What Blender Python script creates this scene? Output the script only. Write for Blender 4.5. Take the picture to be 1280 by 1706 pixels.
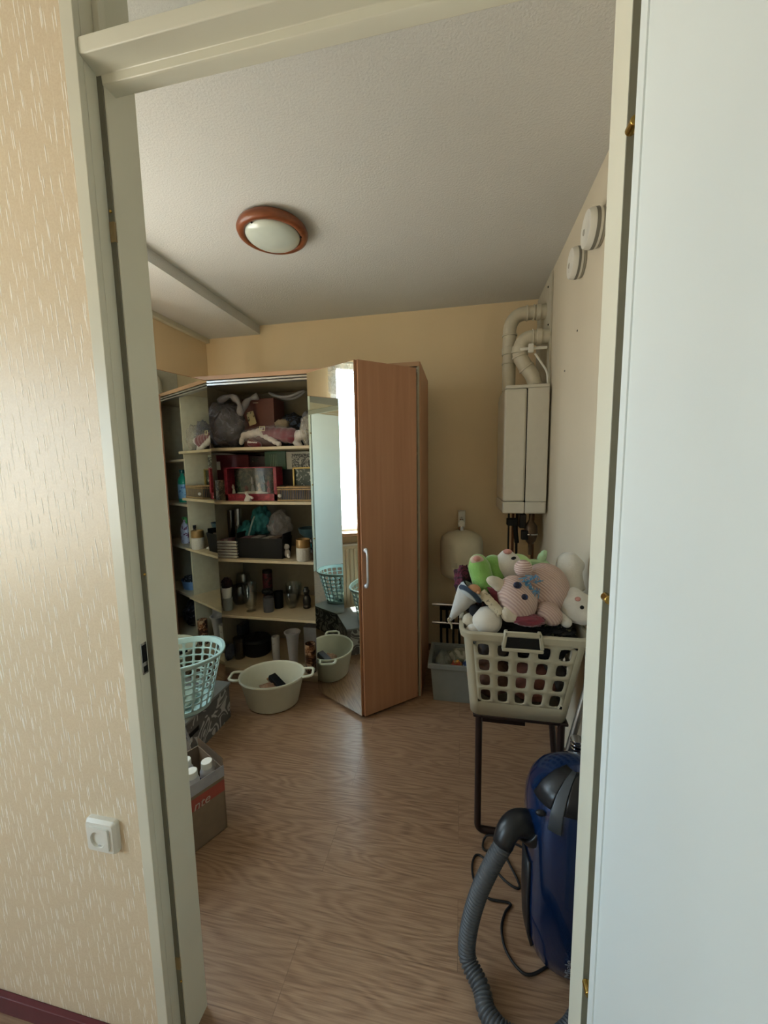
import bpy, bmesh, math, random
from mathutils import Vector, Matrix, noise
random.seed(7)
for o in list(bpy.data.objects): bpy.data.objects.remove(o)
S = bpy.context.scene; COL = S.collection
# ---------------------------------------------------------------- camera
F, CX, CY, HC = 641.0, 640.0, 853.0, 1.42
def _cd(px, py): return Vector((px - CX, -(py - CY), -F)).normalized()
_Y = _cd(769, 778); _Z = -_cd(725, 6380)
_Z = (_Z - _Z.dot(_Y) * _Y * 0.5).normalized(); _Y = (_Y - _Y.dot(_Z) * _Z).normalized(); _X = _Y.cross(_Z)
RM = Matrix((_X, _Y, _Z))
cam_d = bpy.data.cameras.new('camera'); cam = bpy.data.objects.new('camera', cam_d); COL.objects.link(cam)
cam_d.sensor_fit = 'HORIZONTAL'; cam_d.sensor_width = 36; cam_d.lens = 36 * F / 1280; cam_d.clip_start = 0.02
cam.matrix_world = Matrix.Translation((0, 0, HC)) @ RM.to_4x4(); S.camera = cam
CP = Vector((0, 0, HC))
def at(px, py, y):
    r = RM @ _cd(px, py); return CP + r * (y / r.y)
def atx(px, py, x):
    r = RM @ _cd(px, py); return CP + r * (x / r.x)
def atz(px, py, z):
    r = RM @ _cd(px, py); return CP + r * ((z - HC) / r.z)
# ---------------------------------------------------------------- light, exposure
S.view_settings.view_transform = 'Standard'; S.view_settings.look = 'None'; S.view_settings.gamma = 1
S.view_settings.use_curve_mapping = False
S.view_settings.exposure = 0.0
W = bpy.data.worlds.new('sky'); S.world = W; W.use_nodes = True
bg = W.node_tree.nodes['Background']; bg.inputs[1].default_value = 13.0
_wt = W.node_tree; _tc = _wt.nodes.new('ShaderNodeTexCoord'); _sp = _wt.nodes.new('ShaderNodeSeparateXYZ'); _wr = _wt.nodes.new('ShaderNodeValToRGB')
_wt.links.new(_tc.outputs['Generated'], _sp.inputs[0]); _wt.links.new(_sp.outputs[2], _wr.inputs[0]); _wt.links.new(_wr.outputs[0], bg.inputs[0])
_mp = _wt.nodes.new('ShaderNodeMath'); _mp.operation = 'MULTIPLY_ADD'; _mp.inputs[1].default_value = .5; _mp.inputs[2].default_value = .5
_wt.links.new(_sp.outputs[2], _mp.inputs[0]); _wt.links.new(_mp.outputs[0], _wr.inputs[0])
_e = _wr.color_ramp.elements; _e[0].position = .46; _e[0].color = (1.0, .93, .84, 1); _e[1].position = .54; _e[1].color = (.66, .84, 1.0, 1)
def portal(name, loc, rot, sx, sy):
    l = bpy.data.lights.new(name, 'AREA'); l.shape = 'RECTANGLE'; l.size = sx; l.size_y = sy; l.cycles.is_portal = True
    o = bpy.data.objects.new(name, l); COL.objects.link(o); o.location = loc; o.rotation_euler = rot; return o
R90 = math.pi / 2
_sl = bpy.data.lights.new('sun', 'SUN'); _sl.energy = 60; _sl.angle = math.radians(.6); _sl.color = (1, .97, .92)
_so = bpy.data.objects.new('sun', _sl); COL.objects.link(_so); _so.rotation_euler = (0, -math.radians(13), 0)  # high sun from the window side
WIN = (0.86, 1.78, 0.84, 2.36)      # store room window in the left wall: y0,y1,z0,z1
HWIN = (-1.32, -0.05, 0.85, 2.02)    # hall window in the hall's left wall
XL, XR, YB, YF0, YF1, ZC = -2.02, 0.505, 2.885, 0.655, 0.755, 2.53
portal('window_portal', (XL - 0.16, (WIN[0] + WIN[1]) / 2, (WIN[2] + WIN[3]) / 2), (0, -R90, 0), WIN[3] - WIN[2], WIN[1] - WIN[0])
HXL = -2.4
portal('hall_window_portal', (HXL - 0.12, (HWIN[0] + HWIN[1]) / 2, (HWIN[2] + HWIN[3]) / 2), (0, -R90, 0), HWIN[3] - HWIN[2], HWIN[1] - HWIN[0])
# ---------------------------------------------------------------- materials
def lin(c):
    if isinstance(c, str):
        c = [int(c[i:i + 2], 16) / 255 for i in (0, 2, 4)]
    return tuple((x / 12.92 if x <= 0.04045 else ((x + 0.055) / 1.055) ** 2.4) for x in c) + (1,)
class NT:
    def __init__(s, name):
        s.m = bpy.data.materials.new(name); s.m.use_nodes = True; s.t = s.m.node_tree
        s.b = s.t.nodes['Principled BSDF']; s.out = s.t.nodes['Material Output']
    def n(s, typ, **kw):
        x = s.t.nodes.new(typ)
        for k, v in kw.items():
            if k.startswith('i_'): x.inputs[k[2:]].default_value = v
            else: setattr(x, k, v)
        return x
    def l(s, a, b): s.t.links.new(a, b)
    def math(s, op, a, b=None, c=None):
        x = s.n('ShaderNodeMath', operation=op)
        for i, v in enumerate((a, b, c)):
            if v is None: continue
            if isinstance(v, (int, float)): x.inputs[i].default_value = v
            else: s.l(v, x.inputs[i])
        return x.outputs[0]
    def ramp(s, fac, stops):
        r = s.n('ShaderNodeValToRGB'); s.l(fac, r.inputs[0]); e = r.color_ramp.elements
        while len(e) < len(stops): e.new(0.5)
        for k, (p, c) in enumerate(stops): e[k].position = p; e[k].color = c if len(c) == 4 else tuple(c) + (1,)
        return r.outputs[0]
    def coord(s, scale=(1, 1, 1), rot=(0, 0, 0), kind='Object'):
        c = s.n('ShaderNodeTexCoord'); m = s.n('ShaderNodeMapping'); s.l(c.outputs[kind], m.inputs[0])
        m.inputs['Scale'].default_value = scale; m.inputs['Rotation'].default_value = rot; return m.outputs[0]
    def bump(s, h, strength, dist=0.01):
        b = s.n('ShaderNodeBump'); b.inputs['Strength'].default_value = strength; b.inputs['Distance'].default_value = dist
        s.l(h, b.inputs['Height']); s.l(b.outputs[0], s.b.inputs['Normal'])
_mc = {}
def M(name, col, rough=0.5, metal=0.0, var=0.08, scale=25, bump=0.0, bscale=None, spec=0.5, coat=0, sheen=0):
    if name in _mc: return _mc[name]
    t = NT(name); c = lin(col)
    nz = t.n('ShaderNodeTexNoise'); t.l(t.coord(), nz.inputs['Vector']); nz.inputs['Scale'].default_value = scale
    lo = tuple(x * (1 - var) for x in c[:3]) + (1,); hi = tuple(min(1, x * (1 + var)) for x in c[:3]) + (1,)
    t.l(t.ramp(nz.outputs['Fac'], [(0.3, lo), (0.7, hi)]), t.b.inputs['Base Color'])
    t.b.inputs['Roughness'].default_value = rough; t.b.inputs['Metallic'].default_value = metal
    t.b.inputs['Specular IOR Level'].default_value = spec; t.b.inputs['Coat Weight'].default_value = coat
    t.b.inputs['Sheen Weight'].default_value = sheen
    if bump:
        n2 = t.n('ShaderNodeTexNoise'); t.l(t.coord(), n2.inputs['Vector']); n2.inputs['Scale'].default_value = bscale or scale * 4
        t.bump(n2.outputs['Fac'], bump, 0.004)
    _mc[name] = t.m; return t.m
def wood(name, c0, c1, axis='z', rough=0.4, s=1.0):
    t = NT(name); sc = {'z': (30 * s, 30 * s, 1.6 * s), 'x': (1.6 * s, 30 * s, 30 * s), 'y': (30 * s, 1.6 * s, 30 * s)}[axis]
    nz = t.n('ShaderNodeTexNoise'); t.l(t.coord(sc), nz.inputs['Vector']); nz.inputs['Scale'].default_value = 1.0; nz.inputs['Detail'].default_value = 5
    nz.inputs['Distortion'].default_value = 0.4
    t.l(t.ramp(nz.outputs['Fac'], [(0.3, lin(c0)), (0.7, lin(c1))]), t.b.inputs['Base Color'])
    t.b.inputs['Roughness'].default_value = rough; _mc[name] = t.m; return t.m
def laminate():
    t = NT('laminate_floor'); co = t.coord()
    br = t.n('ShaderNodeTexBrick'); t.l(co, br.inputs['Vector'])
    for k, v in dict(Scale=1.0).items(): br.inputs[k].default_value = v
    br.inputs['Brick Width'].default_value = 1.28; br.inputs['Row Height'].default_value = 0.19; br.inputs['Mortar Size'].default_value = 0.0012
    br.inputs['Color1'].default_value = (0.2, 0.2, 0.2, 1); br.inputs['Color2'].default_value = (0.8, 0.8, 0.8, 1); br.offset = 0.37
    br.inputs['Mortar'].default_value = (0.5, 0.5, 0.5, 1)
    sep = t.n('ShaderNodeSeparateXYZ'); t.l(co, sep.inputs[0]); cmb = t.n('ShaderNodeCombineXYZ')
    bw = t.n('ShaderNodeSeparateColor'); t.l(br.outputs['Color'], bw.inputs[0])
    t.l(t.math('MULTIPLY_ADD', bw.outputs[0], 7.3, t.math('MULTIPLY', sep.outputs[0], 1.5)), cmb.inputs[0])
    t.l(t.math('MULTIPLY', sep.outputs[1], 9.0), cmb.inputs[1])
    n1 = t.n('ShaderNodeTexNoise'); t.l(cmb.outputs[0], n1.inputs['Vector']); n1.inputs['Scale'].default_value = 1.3; n1.inputs['Detail'].default_value = 1.5
    rings = t.math('SINE', t.math('MULTIPLY', n1.outputs['Fac'], 75.0))
    cm2 = t.n('ShaderNodeCombineXYZ'); t.l(t.math('MULTIPLY', sep.outputs[0], 8), cm2.inputs[0]); t.l(t.math('MULTIPLY', sep.outputs[1], 240), cm2.inputs[1])
    n2 = t.n('ShaderNodeTexNoise'); t.l(cm2.outputs[0], n2.inputs['Vector']); n2.inputs['Scale'].default_value = 1; n2.inputs['Detail'].default_value = 3
    f = t.math('ADD', t.math('MULTIPLY', rings, 0.06), t.math('MULTIPLY_ADD', n2.outputs['Fac'], 0.5, t.math('MULTIPLY', bw.outputs[0], 0.08)))
    c = t.ramp(f, [(0.13, lin('775944')), (0.29, lin('94765d')), (0.46, lin('a7896d'))])
    mx = t.n('ShaderNodeMix', data_type='RGBA'); t.l(t.math('MULTIPLY', br.outputs['Fac'], .45), mx.inputs['Factor']); t.l(c, mx.inputs['A']); mx.inputs['B'].default_value = lin('6b5340')
    t.l(mx.outputs['Result'], t.b.inputs['Base Color']); t.b.inputs['Roughness'].default_value = 0.36
    t.bump(f, 0.05, 0.002); return t.m
def wallpaper():
    t = NT('streaked_wallpaper'); co = t.coord(); sep = t.n('ShaderNodeSeparateXYZ'); t.l(co, sep.inputs[0])
    x = t.math('MULTIPLY_ADD', sep.outputs[2], 0.06, sep.outputs[0])
    acc = None
    for k, (sx, sz, off) in enumerate(((62, 21, 0.0), (47, 15, 5.3))):
        cm = t.n('ShaderNodeCombineXYZ'); t.l(t.math('MULTIPLY_ADD', x, sx, off), cm.inputs[0]); t.l(t.math('MULTIPLY_ADD', sep.outputs[2], sz, off), cm.inputs[1])
        v = t.n('ShaderNodeTexVoronoi'); v.voronoi_dimensions = '2D'; v.inputs['Scale'].default_value = 1; t.l(cm.outputs[0], v.inputs['Vector'])
        d = t.n('ShaderNodeVectorMath', operation='SUBTRACT'); t.l(cm.outputs[0], d.inputs[0]); t.l(v.outputs['Position'], d.inputs[1])
        s2 = t.n('ShaderNodeSeparateXYZ'); t.l(d.outputs[0], s2.inputs[0])
        ax = t.math('DIVIDE', s2.outputs[0], sx * 0.0014); az = t.math('DIVIDE', s2.outputs[1], sz * 0.019)
        q = t.math('ADD', t.math('MULTIPLY', ax, ax), t.math('POWER', t.math('ABSOLUTE', az), 3))
        m = t.math('SUBTRACT', 1.0, t.math('SMOOTH_MIN', q, 1.0, 0.3)); m = t.math('MAXIMUM', m, 0)
        cs = t.n('ShaderNodeSeparateColor'); t.l(v.outputs['Color'], cs.inputs[0]); m = t.math('MULTIPLY', m, cs.outputs[0])
        acc = m if acc is None else t.math('MAXIMUM', acc, m)
    n3 = t.n('ShaderNodeTexNoise'); t.l(co, n3.inputs['Vector']); n3.inputs['Scale'].default_value = 260
    base = t.ramp(n3.outputs['Fac'], [(0.3, lin('d6c3a4')), (0.7, lin('decdb0'))])
    mx = t.n('ShaderNodeMix', data_type='RGBA'); t.l(t.math('MINIMUM', t.math('MULTIPLY', acc, 2.2), 1), mx.inputs['Factor']); t.l(base, mx.inputs['A']); mx.inputs['B'].default_value = lin('fff8ea')
    t.l(mx.outputs['Result'], t.b.inputs['Base Color']); t.b.inputs['Roughness'].default_value = 0.42; t.b.inputs['Specular IOR Level'].default_value = 0.6
    t.bump(acc, 0.6, 0.002); return t.m
def glassy(name, tint=(1, 1, 1), refl=1.0, rough=0.02, dark=0.06):
    if name in _mc: return _mc[name]
    t = NT(name); t.t.nodes.remove(t.b)
    tr = t.n('ShaderNodeBsdfTransparent'); tr.inputs[0].default_value = tuple(tint) + (1,)
    gl = t.n('ShaderNodeBsdfGlossy'); gl.inputs['Roughness'].default_value = rough
    lw = t.n('ShaderNodeLayerWeight'); lw.inputs[0].default_value = .3; fr_o = t.math('MULTIPLY_ADD', t.math('POWER', lw.outputs['Facing'], 3.0), .55, .035)
    nz = t.n('ShaderNodeTexNoise'); t.l(t.coord(), nz.inputs['Vector']); nz.inputs['Scale'].default_value = 12
    mx = t.n('ShaderNodeMixShader'); t.l(t.math('MULTIPLY_ADD', nz.outputs['Fac'], dark, t.math('MULTIPLY', fr_o, refl)), mx.inputs[0])
    t.l(tr.outputs[0], mx.inputs[1]); t.l(gl.outputs[0], mx.inputs[2]); t.l(mx.outputs[0], t.out.inputs[0]); _mc[name] = t.m; return t.m
def film(name, col, alpha=0.4, rough=0.25, bump=0.6):
    """thin plastic film or sheer cloth"""
    if name in _mc: return _mc[name]
    t = NT(name); nz = t.n('ShaderNodeTexNoise'); t.l(t.coord(), nz.inputs['Vector']); nz.inputs['Scale'].default_value = 18; nz.inputs['Detail'].default_value = 4; nz.inputs['Distortion'].default_value = 1.5
    t.b.inputs['Base Color'].default_value = lin(col); t.b.inputs['Roughness'].default_value = rough
    t.l(t.math('MULTIPLY', nz.outputs['Fac'], alpha * 2), t.b.inputs['Alpha']); t.bump(nz.outputs['Fac'], bump, 0.01); _mc[name] = t.m; return t.m
def striped(name, c0, c1, freq, direction='X', rough=0.85, width=0.5, bump=0.3, dist=0.0):
    if name in _mc: return _mc[name]
    t = NT(name); w = t.n('ShaderNodeTexWave'); w.bands_direction = direction; t.l(t.coord(), w.inputs['Vector']); w.inputs['Scale'].default_value = freq; w.inputs['Distortion'].default_value = dist
    t.l(t.ramp(w.outputs['Fac'], [(width - 0.15, lin(c0)), (width + 0.15, lin(c1))]), t.b.inputs['Base Color']); t.b.inputs['Roughness'].default_value = rough
    if bump: t.bump(w.outputs['Fac'], bump, 0.003)
    _mc[name] = t.m; return t.m
def patterned(name, c0, c1, scale, thr=0.5, dist=2.0, rough=0.6, detail=1.5, soft=0.03, c2=None):
    if name in _mc: return _mc[name]
    t = NT(name); nz = t.n('ShaderNodeTexNoise'); t.l(t.coord(), nz.inputs['Vector']); nz.inputs['Scale'].default_value = scale; nz.inputs['Distortion'].default_value = dist; nz.inputs['Detail'].default_value = detail
    st = [(thr - soft, lin(c0)), (thr + soft, lin(c1))]
    if c2: st.append((thr + 0.12, lin(c2)))
    t.l(t.ramp(nz.outputs['Fac'], st), t.b.inputs['Base Color']); t.b.inputs['Roughness'].default_value = rough; _mc[name] = t.m; return t.m
def plaster(name, col, bs, st, rough=0.9, var=0.03):
    t = NT(name); nz = t.n('ShaderNodeTexNoise'); t.l(t.coord(), nz.inputs['Vector']); nz.inputs['Scale'].default_value = bs; nz.inputs['Detail'].default_value = 3
    c = lin(col); n2 = t.n('ShaderNodeTexNoise'); t.l(t.coord(), n2.inputs['Vector']); n2.inputs['Scale'].default_value = 3
    t.l(t.ramp(n2.outputs['Fac'], [(0.3, tuple(v * (1 - var) for v in c[:3]) + (1,)), (0.7, c)]), t.b.inputs['Base Color'])
    t.b.inputs['Roughness'].default_value = rough; t.b.inputs['Specular IOR Level'].default_value = 0.25
    t.bump(nz.outputs['Fac'], st, 0.006); _mc[name] = t.m; return t.m
def mirror_mat():
    t = NT('mirror_glass'); t.b.inputs['Metallic'].default_value = 1; t.b.inputs['Roughness'].default_value = 0.0
    nz = t.n('ShaderNodeTexNoise'); t.l(t.coord(), nz.inputs['Vector']); nz.inputs['Scale'].default_value = 3
    t.l(t.ramp(nz.outputs['Fac'], [(0.3, (0.80, 0.85, 0.82, 1)), (0.7, (0.82, 0.86, 0.83, 1))]), t.b.inputs['Base Color']); return t.m
m_ceil = plaster('textured_ceiling_paint', 'd4d4d0', 130, 0.38)
m_peach = plaster('peach_wall_paint', 'ecd6b0', 60, 0.08)
m_rwall = plaster('cream_wall_paint', 'd2c8b2', 60, 0.06)
m_paint = M('cream_gloss_paint', 'd6d3c0', 0.35, var=0.03, scale=6)
m_groove = M('grey_seal', '6f6c5c', 0.6, var=0.05)
m_leaf = M('white_door_paint', 'd9dfdc', 0.32, var=0.02, scale=3)
m_floor = laminate(); m_paper = wallpaper(); m_mirror = mirror_mat()
m_beech = wood('beech_veneer', 'a9795a', 'b78868', 'z', 0.42)
m_beechx = wood('beech_veneer_along', 'b08968', 'c09a78', 'x', 0.45)
m_shelf = M('cream_shelf_board', 'b9a98a', 0.5, var=0.05)
m_carc = M('cream_carcass_board', 'b4ab92', 0.55, var=0.05)
m_carcd = M('dark_carcass_back', '8b8472', 0.6, var=0.05)
m_alu = M('aluminium', 'a8a8a8', 0.3, 1.0, var=0.03)
m_chrome = M('chrome', 'd8d8dc', 0.12, 1.0, var=0.02)
m_brass = M('brass', 'c6a35a', 0.25, 1.0, var=0.05)
m_white = M('white_plastic', 'dedcd2', 0.35, var=0.02)
m_black = M('black_plastic', '090a0c', 0.5, var=0.1, spec=.3)
m_dark = M('dark_metal', '25221f', 0.45, 0.5, var=0.2)
# ---------------------------------------------------------------- mesh helpers
WO = {}   # world origin of each object
def tag(o, label=None, cat=None, group=None, kind=None):
    for k, v in (('label', label), ('category', cat), ('group', group), ('kind', kind)):
        if v: o[k] = v
    return o
def thing(name, label, cat, loc, group=None):
    o = bpy.data.objects.new(name, None); COL.objects.link(o); o.location = loc; o.empty_display_size = 0.05
    WO[o.name] = Vector(loc); return tag(o, label, cat, group)
def basis(d):
    d = Vector(d).normalized(); a = Vector((0, 0, 1)) if abs(d.z) < 0.9 else Vector((1, 0, 0))
    u = d.cross(a).normalized(); return u, d.cross(u).normalized()
class MB:
    def __init__(s): s.bm = bmesh.new()
    def box(s, x0, x1, y0, y1, z0, z1, mat=None):
        vs = [s.bm.verts.new((x, y, z)) for x in (x0, x1) for y in (y0, y1) for z in (z0, z1)]
        if mat is not None:
            for v in vs: v.co = mat @ v.co
        for f in ((0, 1, 3, 2), (4, 6, 7, 5), (0, 4, 5, 1), (2, 3, 7, 6), (0, 2, 6, 4), (1, 5, 7, 3)): s.bm.faces.new([vs[i] for i in f])
        return s
    def hexa(s, p):   # 8 points: bottom 4 (ccw) then top 4
        vs = [s.bm.verts.new(q) for q in p]
        for f in ((3, 2, 1, 0), (4, 5, 6, 7), (0, 1, 5, 4), (1, 2, 6, 5), (2, 3, 7, 6), (3, 0, 4, 7)): s.bm.faces.new([vs[i] for i in f])
        return s
    def wallseg(s, a, b, th, z0, z1):  # plank standing from a to b (xy), thickness th to the left side
        a = Vector(a[:2]); b = Vector(b[:2]); d = (b - a).normalized(); n = Vector((-d.y, d.x)) * th
        P = [a, b, b + n, a + n]
        return s.hexa([(p.x, p.y, z0) for p in P] + [(p.x, p.y, z1) for p in P])
    def prism(s, poly, z0, z1, mat=None):
        a = [s.bm.verts.new((p[0], p[1], z0)) for p in poly]; b = [s.bm.verts.new((p[0], p[1], z1)) for p in poly]
        if mat is not None:
            for v in a + b: v.co = mat @ v.co
        s.bm.faces.new(a[::-1]); s.bm.faces.new(b); n = len(poly)
        for i in range(n): s.bm.faces.new((a[i], a[(i + 1) % n], b[(i + 1) % n], b[i]))
        return s
    def rings(s, rs, close=False, caps=True):
        vv = [[s.bm.verts.new(p) for p in r] for r in rs]; n = len(vv[0])
        for i in range(len(vv) - (0 if close else 1)):
            a, b = vv[i], vv[(i + 1) % len(vv)]
            for j in range(n): s.bm.faces.new((a[j], a[(j + 1) % n], b[(j + 1) % n], b[j]))
        if caps and not close: s.bm.faces.new(vv[0][::-1]); s.bm.faces.new(vv[-1])
        return s
    def cyl(s, p0, p1, r0, r1=None, seg=16):
        p0, p1 = Vector(p0), Vector(p1); u, v = basis(p1 - p0); r1 = r0 if r1 is None else r1
        return s.rings([[p + (u * math.cos(t) + v * math.sin(t)) * r for t in [2 * math.pi * k / seg for k in range(seg)]] for p, r in ((p0, r0), (p1, r1))])
    def tube(s, pts, r, seg=10, close=False, caps=True):
        pts = [Vector(p) for p in pts]; n = len(pts); rr = r if callable(r) else (lambda i: r); rs = []; u = None
        for i, p in enumerate(pts):
            a = pts[(i - 1) % n] if (i or close) else p; b = pts[(i + 1) % n] if (i < n - 1 or close) else p
            d = (b - a).normalized()
            if u is None: u, _ = basis(d)
            u = (u - d * u.dot(d)).normalized(); v = d.cross(u)
            rs.append([p + (u * math.cos(t) + v * math.sin(t)) * rr(i) for t in [2 * math.pi * k / seg for k in range(seg)]])
        return s.rings(rs, close, caps)
    def lathe(s, c, prof, seg=28, sx=1, sy=1, rot=0, closed=False, mat=None):
        rs = []; cr, sr = math.cos(rot), math.sin(rot)
        for r, z in prof:
            ring = []
            for k in range(seg):
                t = 2 * math.pi * k / seg; x = r * sx * math.cos(t); y = r * sy * math.sin(t)
                p = Vector((x * cr - y * sr, x * sr + y * cr, z))
                if mat is not None: p = mat @ p
                ring.append(p + Vector(c))
            rs.append(ring)
        return s.rings(rs, close=closed, caps=not closed)
    def ell(s, c, r, rot=None, sub=3):
        r = (r, r, r) if isinstance(r, (int, float)) else r
        m = Matrix.Translation(c) @ (rot.to_4x4() if rot is not None else Matrix()) @ Matrix.Diagonal((r[0], r[1], r[2], 1))
        bmesh.ops.create_icosphere(s.bm, subdivisions=sub, radius=1, matrix=m); return s
    def cap(s, a, b, ra, rb=None, n=5):   # capsule of overlapping balls (for remeshing)
        a, b = Vector(a), Vector(b); rb = ra if rb is None else rb
        for i in range(n): t = i / (n - 1); s.ell(a.lerp(b, t), ra + (rb - ra) * t, sub=2)
        return s
    def lump(s, c, r, amp=0.2, fr=3.0, seed=0, sub=4, rot=None, flat=None, fold=0.0):
        m0 = rot if rot is not None else Matrix.Identity(3); st = len(s.bm.verts)
        bmesh.ops.create_icosphere(s.bm, subdivisions=sub, radius=1)
        s.bm.verts.ensure_lookup_table(); off = Vector((seed * 3.1, seed * 1.7, seed * 0.9))
        for v in s.bm.verts[st:]:
            p = v.co.copy(); d = noise.noise(p * fr + off) + 0.5 * noise.noise(p * fr * 2.3 + off)
            if fold: d += fold * (1 - abs(noise.noise(p * fr * 1.2 + off * 2)) * 2.5)
            p = p * (1 + amp * d); p = Vector((p.x * r[0], p.y * r[1], p.z * r[2]))
            if flat is not None: p.z = max(p.z, flat)
            v.co = m0 @ p + Vector(c)
        return s
    def holed(s, P, nu, nv, hole=0.72, pad_u=0.0, per=4):
        """P(u,v) -> Vector; nu x nv cells each with a rounded hole"""
        K = 4 * per
        outer = []
        for side in range(4):
            for k in range(per):
                t = k / per; outer.append([(t, 0), (1, t), (1 - t, 1), (0, 1 - t)][side])
        inner = []
        for (a, b) in outer:
            x, y = a * 2 - 1, b * 2 - 1; m = (abs(x) ** 5 + abs(y) ** 5) ** 0.2; inner.append((x / m, y / m))
        cache = {}
        def V(u, v):
            k = (round(u, 5), round(v, 5))
            if k not in cache: cache[k] = s.bm.verts.new(P(u, v))
            return cache[k]
        hu, hv = (hole if isinstance(hole, tuple) else (hole, hole))
        for i in range(nu):
            for j in range(nv):
                o = [V((i + a) / nu, (j + b) / nv) for a, b in outer]
                q = [s.bm.verts.new(P((i + 0.5 + x * hu / 2) / nu, (j + 0.5 + y * hv / 2) / nv)) for x, y in inner]
                for k in range(K): s.bm.faces.new((o[k], o[(k + 1) % K], q[(k + 1) % K], q[k]))
        return s
    def build(s, name, mat, parent=None, label=None, cat=None, group=None, kind=None, smooth=35, bevel=0, remesh=0, solid=0, subsurf=0, origin=None):
        bmesh.ops.recalc_face_normals(s.bm, faces=s.bm.faces)
        me = bpy.data.meshes.new(name); s.bm.to_mesh(me); s.bm.free()
        co = [v.co for v in me.vertices]
        lo = Vector([min(c[i] for c in co) for i in range(3)]); hi = Vector([max(c[i] for c in co) for i in range(3)])
        c = Vector(((lo.x + hi.x) / 2, (lo.y + hi.y) / 2, lo.z)) if origin is None else Vector(origin)
        me.transform(Matrix.Translation(-c)); me.materials.append(mat)
        o = bpy.data.objects.new(name, me); COL.objects.link(o); WO[o.name] = c
        if parent: o.parent = parent; o.location = c - WO[parent.name]
        else: o.location = c
        for p in me.polygons: p.use_smooth = True
        if smooth < 180: me.set_sharp_from_angle(angle=math.radians(smooth))
        if remesh:
            for p in me.polygons: p.use_smooth = True
            r = o.modifiers.new('r', 'REMESH'); r.mode = 'VOXEL'; r.voxel_size = remesh; r.use_smooth_shade = True
            sm = o.modifiers.new('s', 'SMOOTH'); sm.iterations = 6; sm.factor = 0.5
        if bevel:
            b = o.modifiers.new('b', 'BEVEL'); b.width = bevel; b.segments = 2; b.limit_method = 'ANGLE'; b.angle_limit = math.radians(40)
        if solid: q = o.modifiers.new('t', 'SOLIDIFY'); q.thickness = solid; q.offset = 0
        if subsurf: q = o.modifiers.new('u', 'SUBSURF'); q.levels = subsurf; q.render_levels = subsurf
        return tag(o, label, cat, group, kind)
def struct(mb, name, mat, **k): return mb.build(name, mat, kind='structure', **k)
def spline(pts, n=8):
    pts = [Vector(p) for p in pts]; P = [pts[0] * 2 - pts[1]] + pts + [pts[-1] * 2 - pts[-2]]; out = []
    for i in range(1, len(P) - 2):
        for k in range(n):
            t = k / n; a, b, c, d = P[i - 1], P[i], P[i + 1], P[i + 2]
            out.append(0.5 * ((2 * b) + (-a + c) * t + (2 * a - 5 * b + 4 * c - d) * t * t + (-a + 3 * b - 3 * c + d) * t ** 3))
    return out + [pts[-1]]
def bezier(p0, p1, p2, n=8):
    p0, p1, p2 = Vector(p0), Vector(p1), Vector(p2)
    return [p0 * (1 - t) ** 2 + p1 * 2 * t * (1 - t) + p2 * t * t for t in [k / n for k in range(n + 1)]]
def text(name, body, size, mat, origin, xdir, ydir, parent, label=None, shear=0.0, ext=0.0006):
    cu = bpy.data.curves.new(name, 'FONT'); cu.body = body; cu.size = size; cu.extrude = ext; cu.shear = shear
    t = bpy.data.objects.new(name + '_t', cu); COL.objects.link(t); bpy.context.view_layer.update()
    me = bpy.data.meshes.new_from_object(t.evaluated_get(bpy.context.evaluated_depsgraph_get())); bpy.data.objects.remove(t)
    x = Vector(xdir).normalized(); y = Vector(ydir).normalized(); z = x.cross(y)
    me.transform(Matrix((x, y, z)).transposed().to_4x4()); me.materials.clear(); me.materials.append(mat)
    o = bpy.data.objects.new(name, me); COL.objects.link(o); o.parent = parent; o.location = Vector(origin) - WO[parent.name]; WO[o.name] = Vector(origin)
    return tag(o, label)
# ================================================================= SETTING
def wall_with_hole(axis, x0, x1, a0, a1, z0, z1, h):  # wall slab across x0..x1, running a0..a1, with opening h=(b0,b1,w0,w1)
    mb = MB()
    for (p, q, r, t) in ((a0, h[0], z0, z1), (h[1], a1, z0, z1), (h[0], h[1], z0, h[2]), (h[0], h[1], h[3], z1)):
        if q - p > 1e-4 and t - r > 1e-4:
            if axis == 'x': mb.box(x0, x1, p, q, r, t)
            else: mb.box(p, q, x0, x1, r, t)
    return mb
HXR, HYB = 1.35, -1.7
struct(MB().box(HXL - .1, HXR + .1, HYB - .1, YB + .1, -0.06, 0), 'floor', m_floor, origin=(0, 0, 0))
struct(MB().box(XL - .1, XR + .12, YF0 + .05, YB + .1, ZC, ZC + .1), 'ceiling', m_ceil, origin=(0, 0, 0))
struct(MB().box(HXL - .1, HXR + .1, HYB - .1, YF0 + .05, ZC, ZC + .1), 'ceiling', m_ceil, origin=(0, 0, 0))
struct(MB().box(XL - .1, XR + .1, YB, YB + .1, 0, ZC), 'wall_back', m_peach, origin=(0, 0, 0))
struct(MB().box(XR, XR + .1, YF1, YB, 0, ZC), 'wall_right', m_rwall, origin=(0, 0, 0))
struct(wall_with_hole('x', XL - .1, XL, YF1, YB, 0, ZC, WIN), 'wall_left', m_peach, origin=(0, 0, 0))
FO = (-0.69, 0.27, 0.0, ZC)  # rough door opening, door + light above it
struct(wall_with_hole('y', YF0, YF0 + .05, HXL, HXR, 0, ZC, FO), 'wall_front', m_paper, origin=(0, 0, 0))
struct(wall_with_hole('y', YF0 + .05, YF1, XL - .1, XR + .1, 0, ZC, FO), 'wall_front_inside', m_peach, origin=(0, 0, 0))
struct(wall_with_hole('x', HXL - .1, HXL, HYB, YF0, 0, ZC, HWIN), 'wall_hall_left', m_paper, origin=(0, 0, 0))
struct(MB().box(HXR, HXR + .1, HYB, YF0, 0, ZC), 'wall_hall_right', m_paper, origin=(0, 0, 0))
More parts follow.
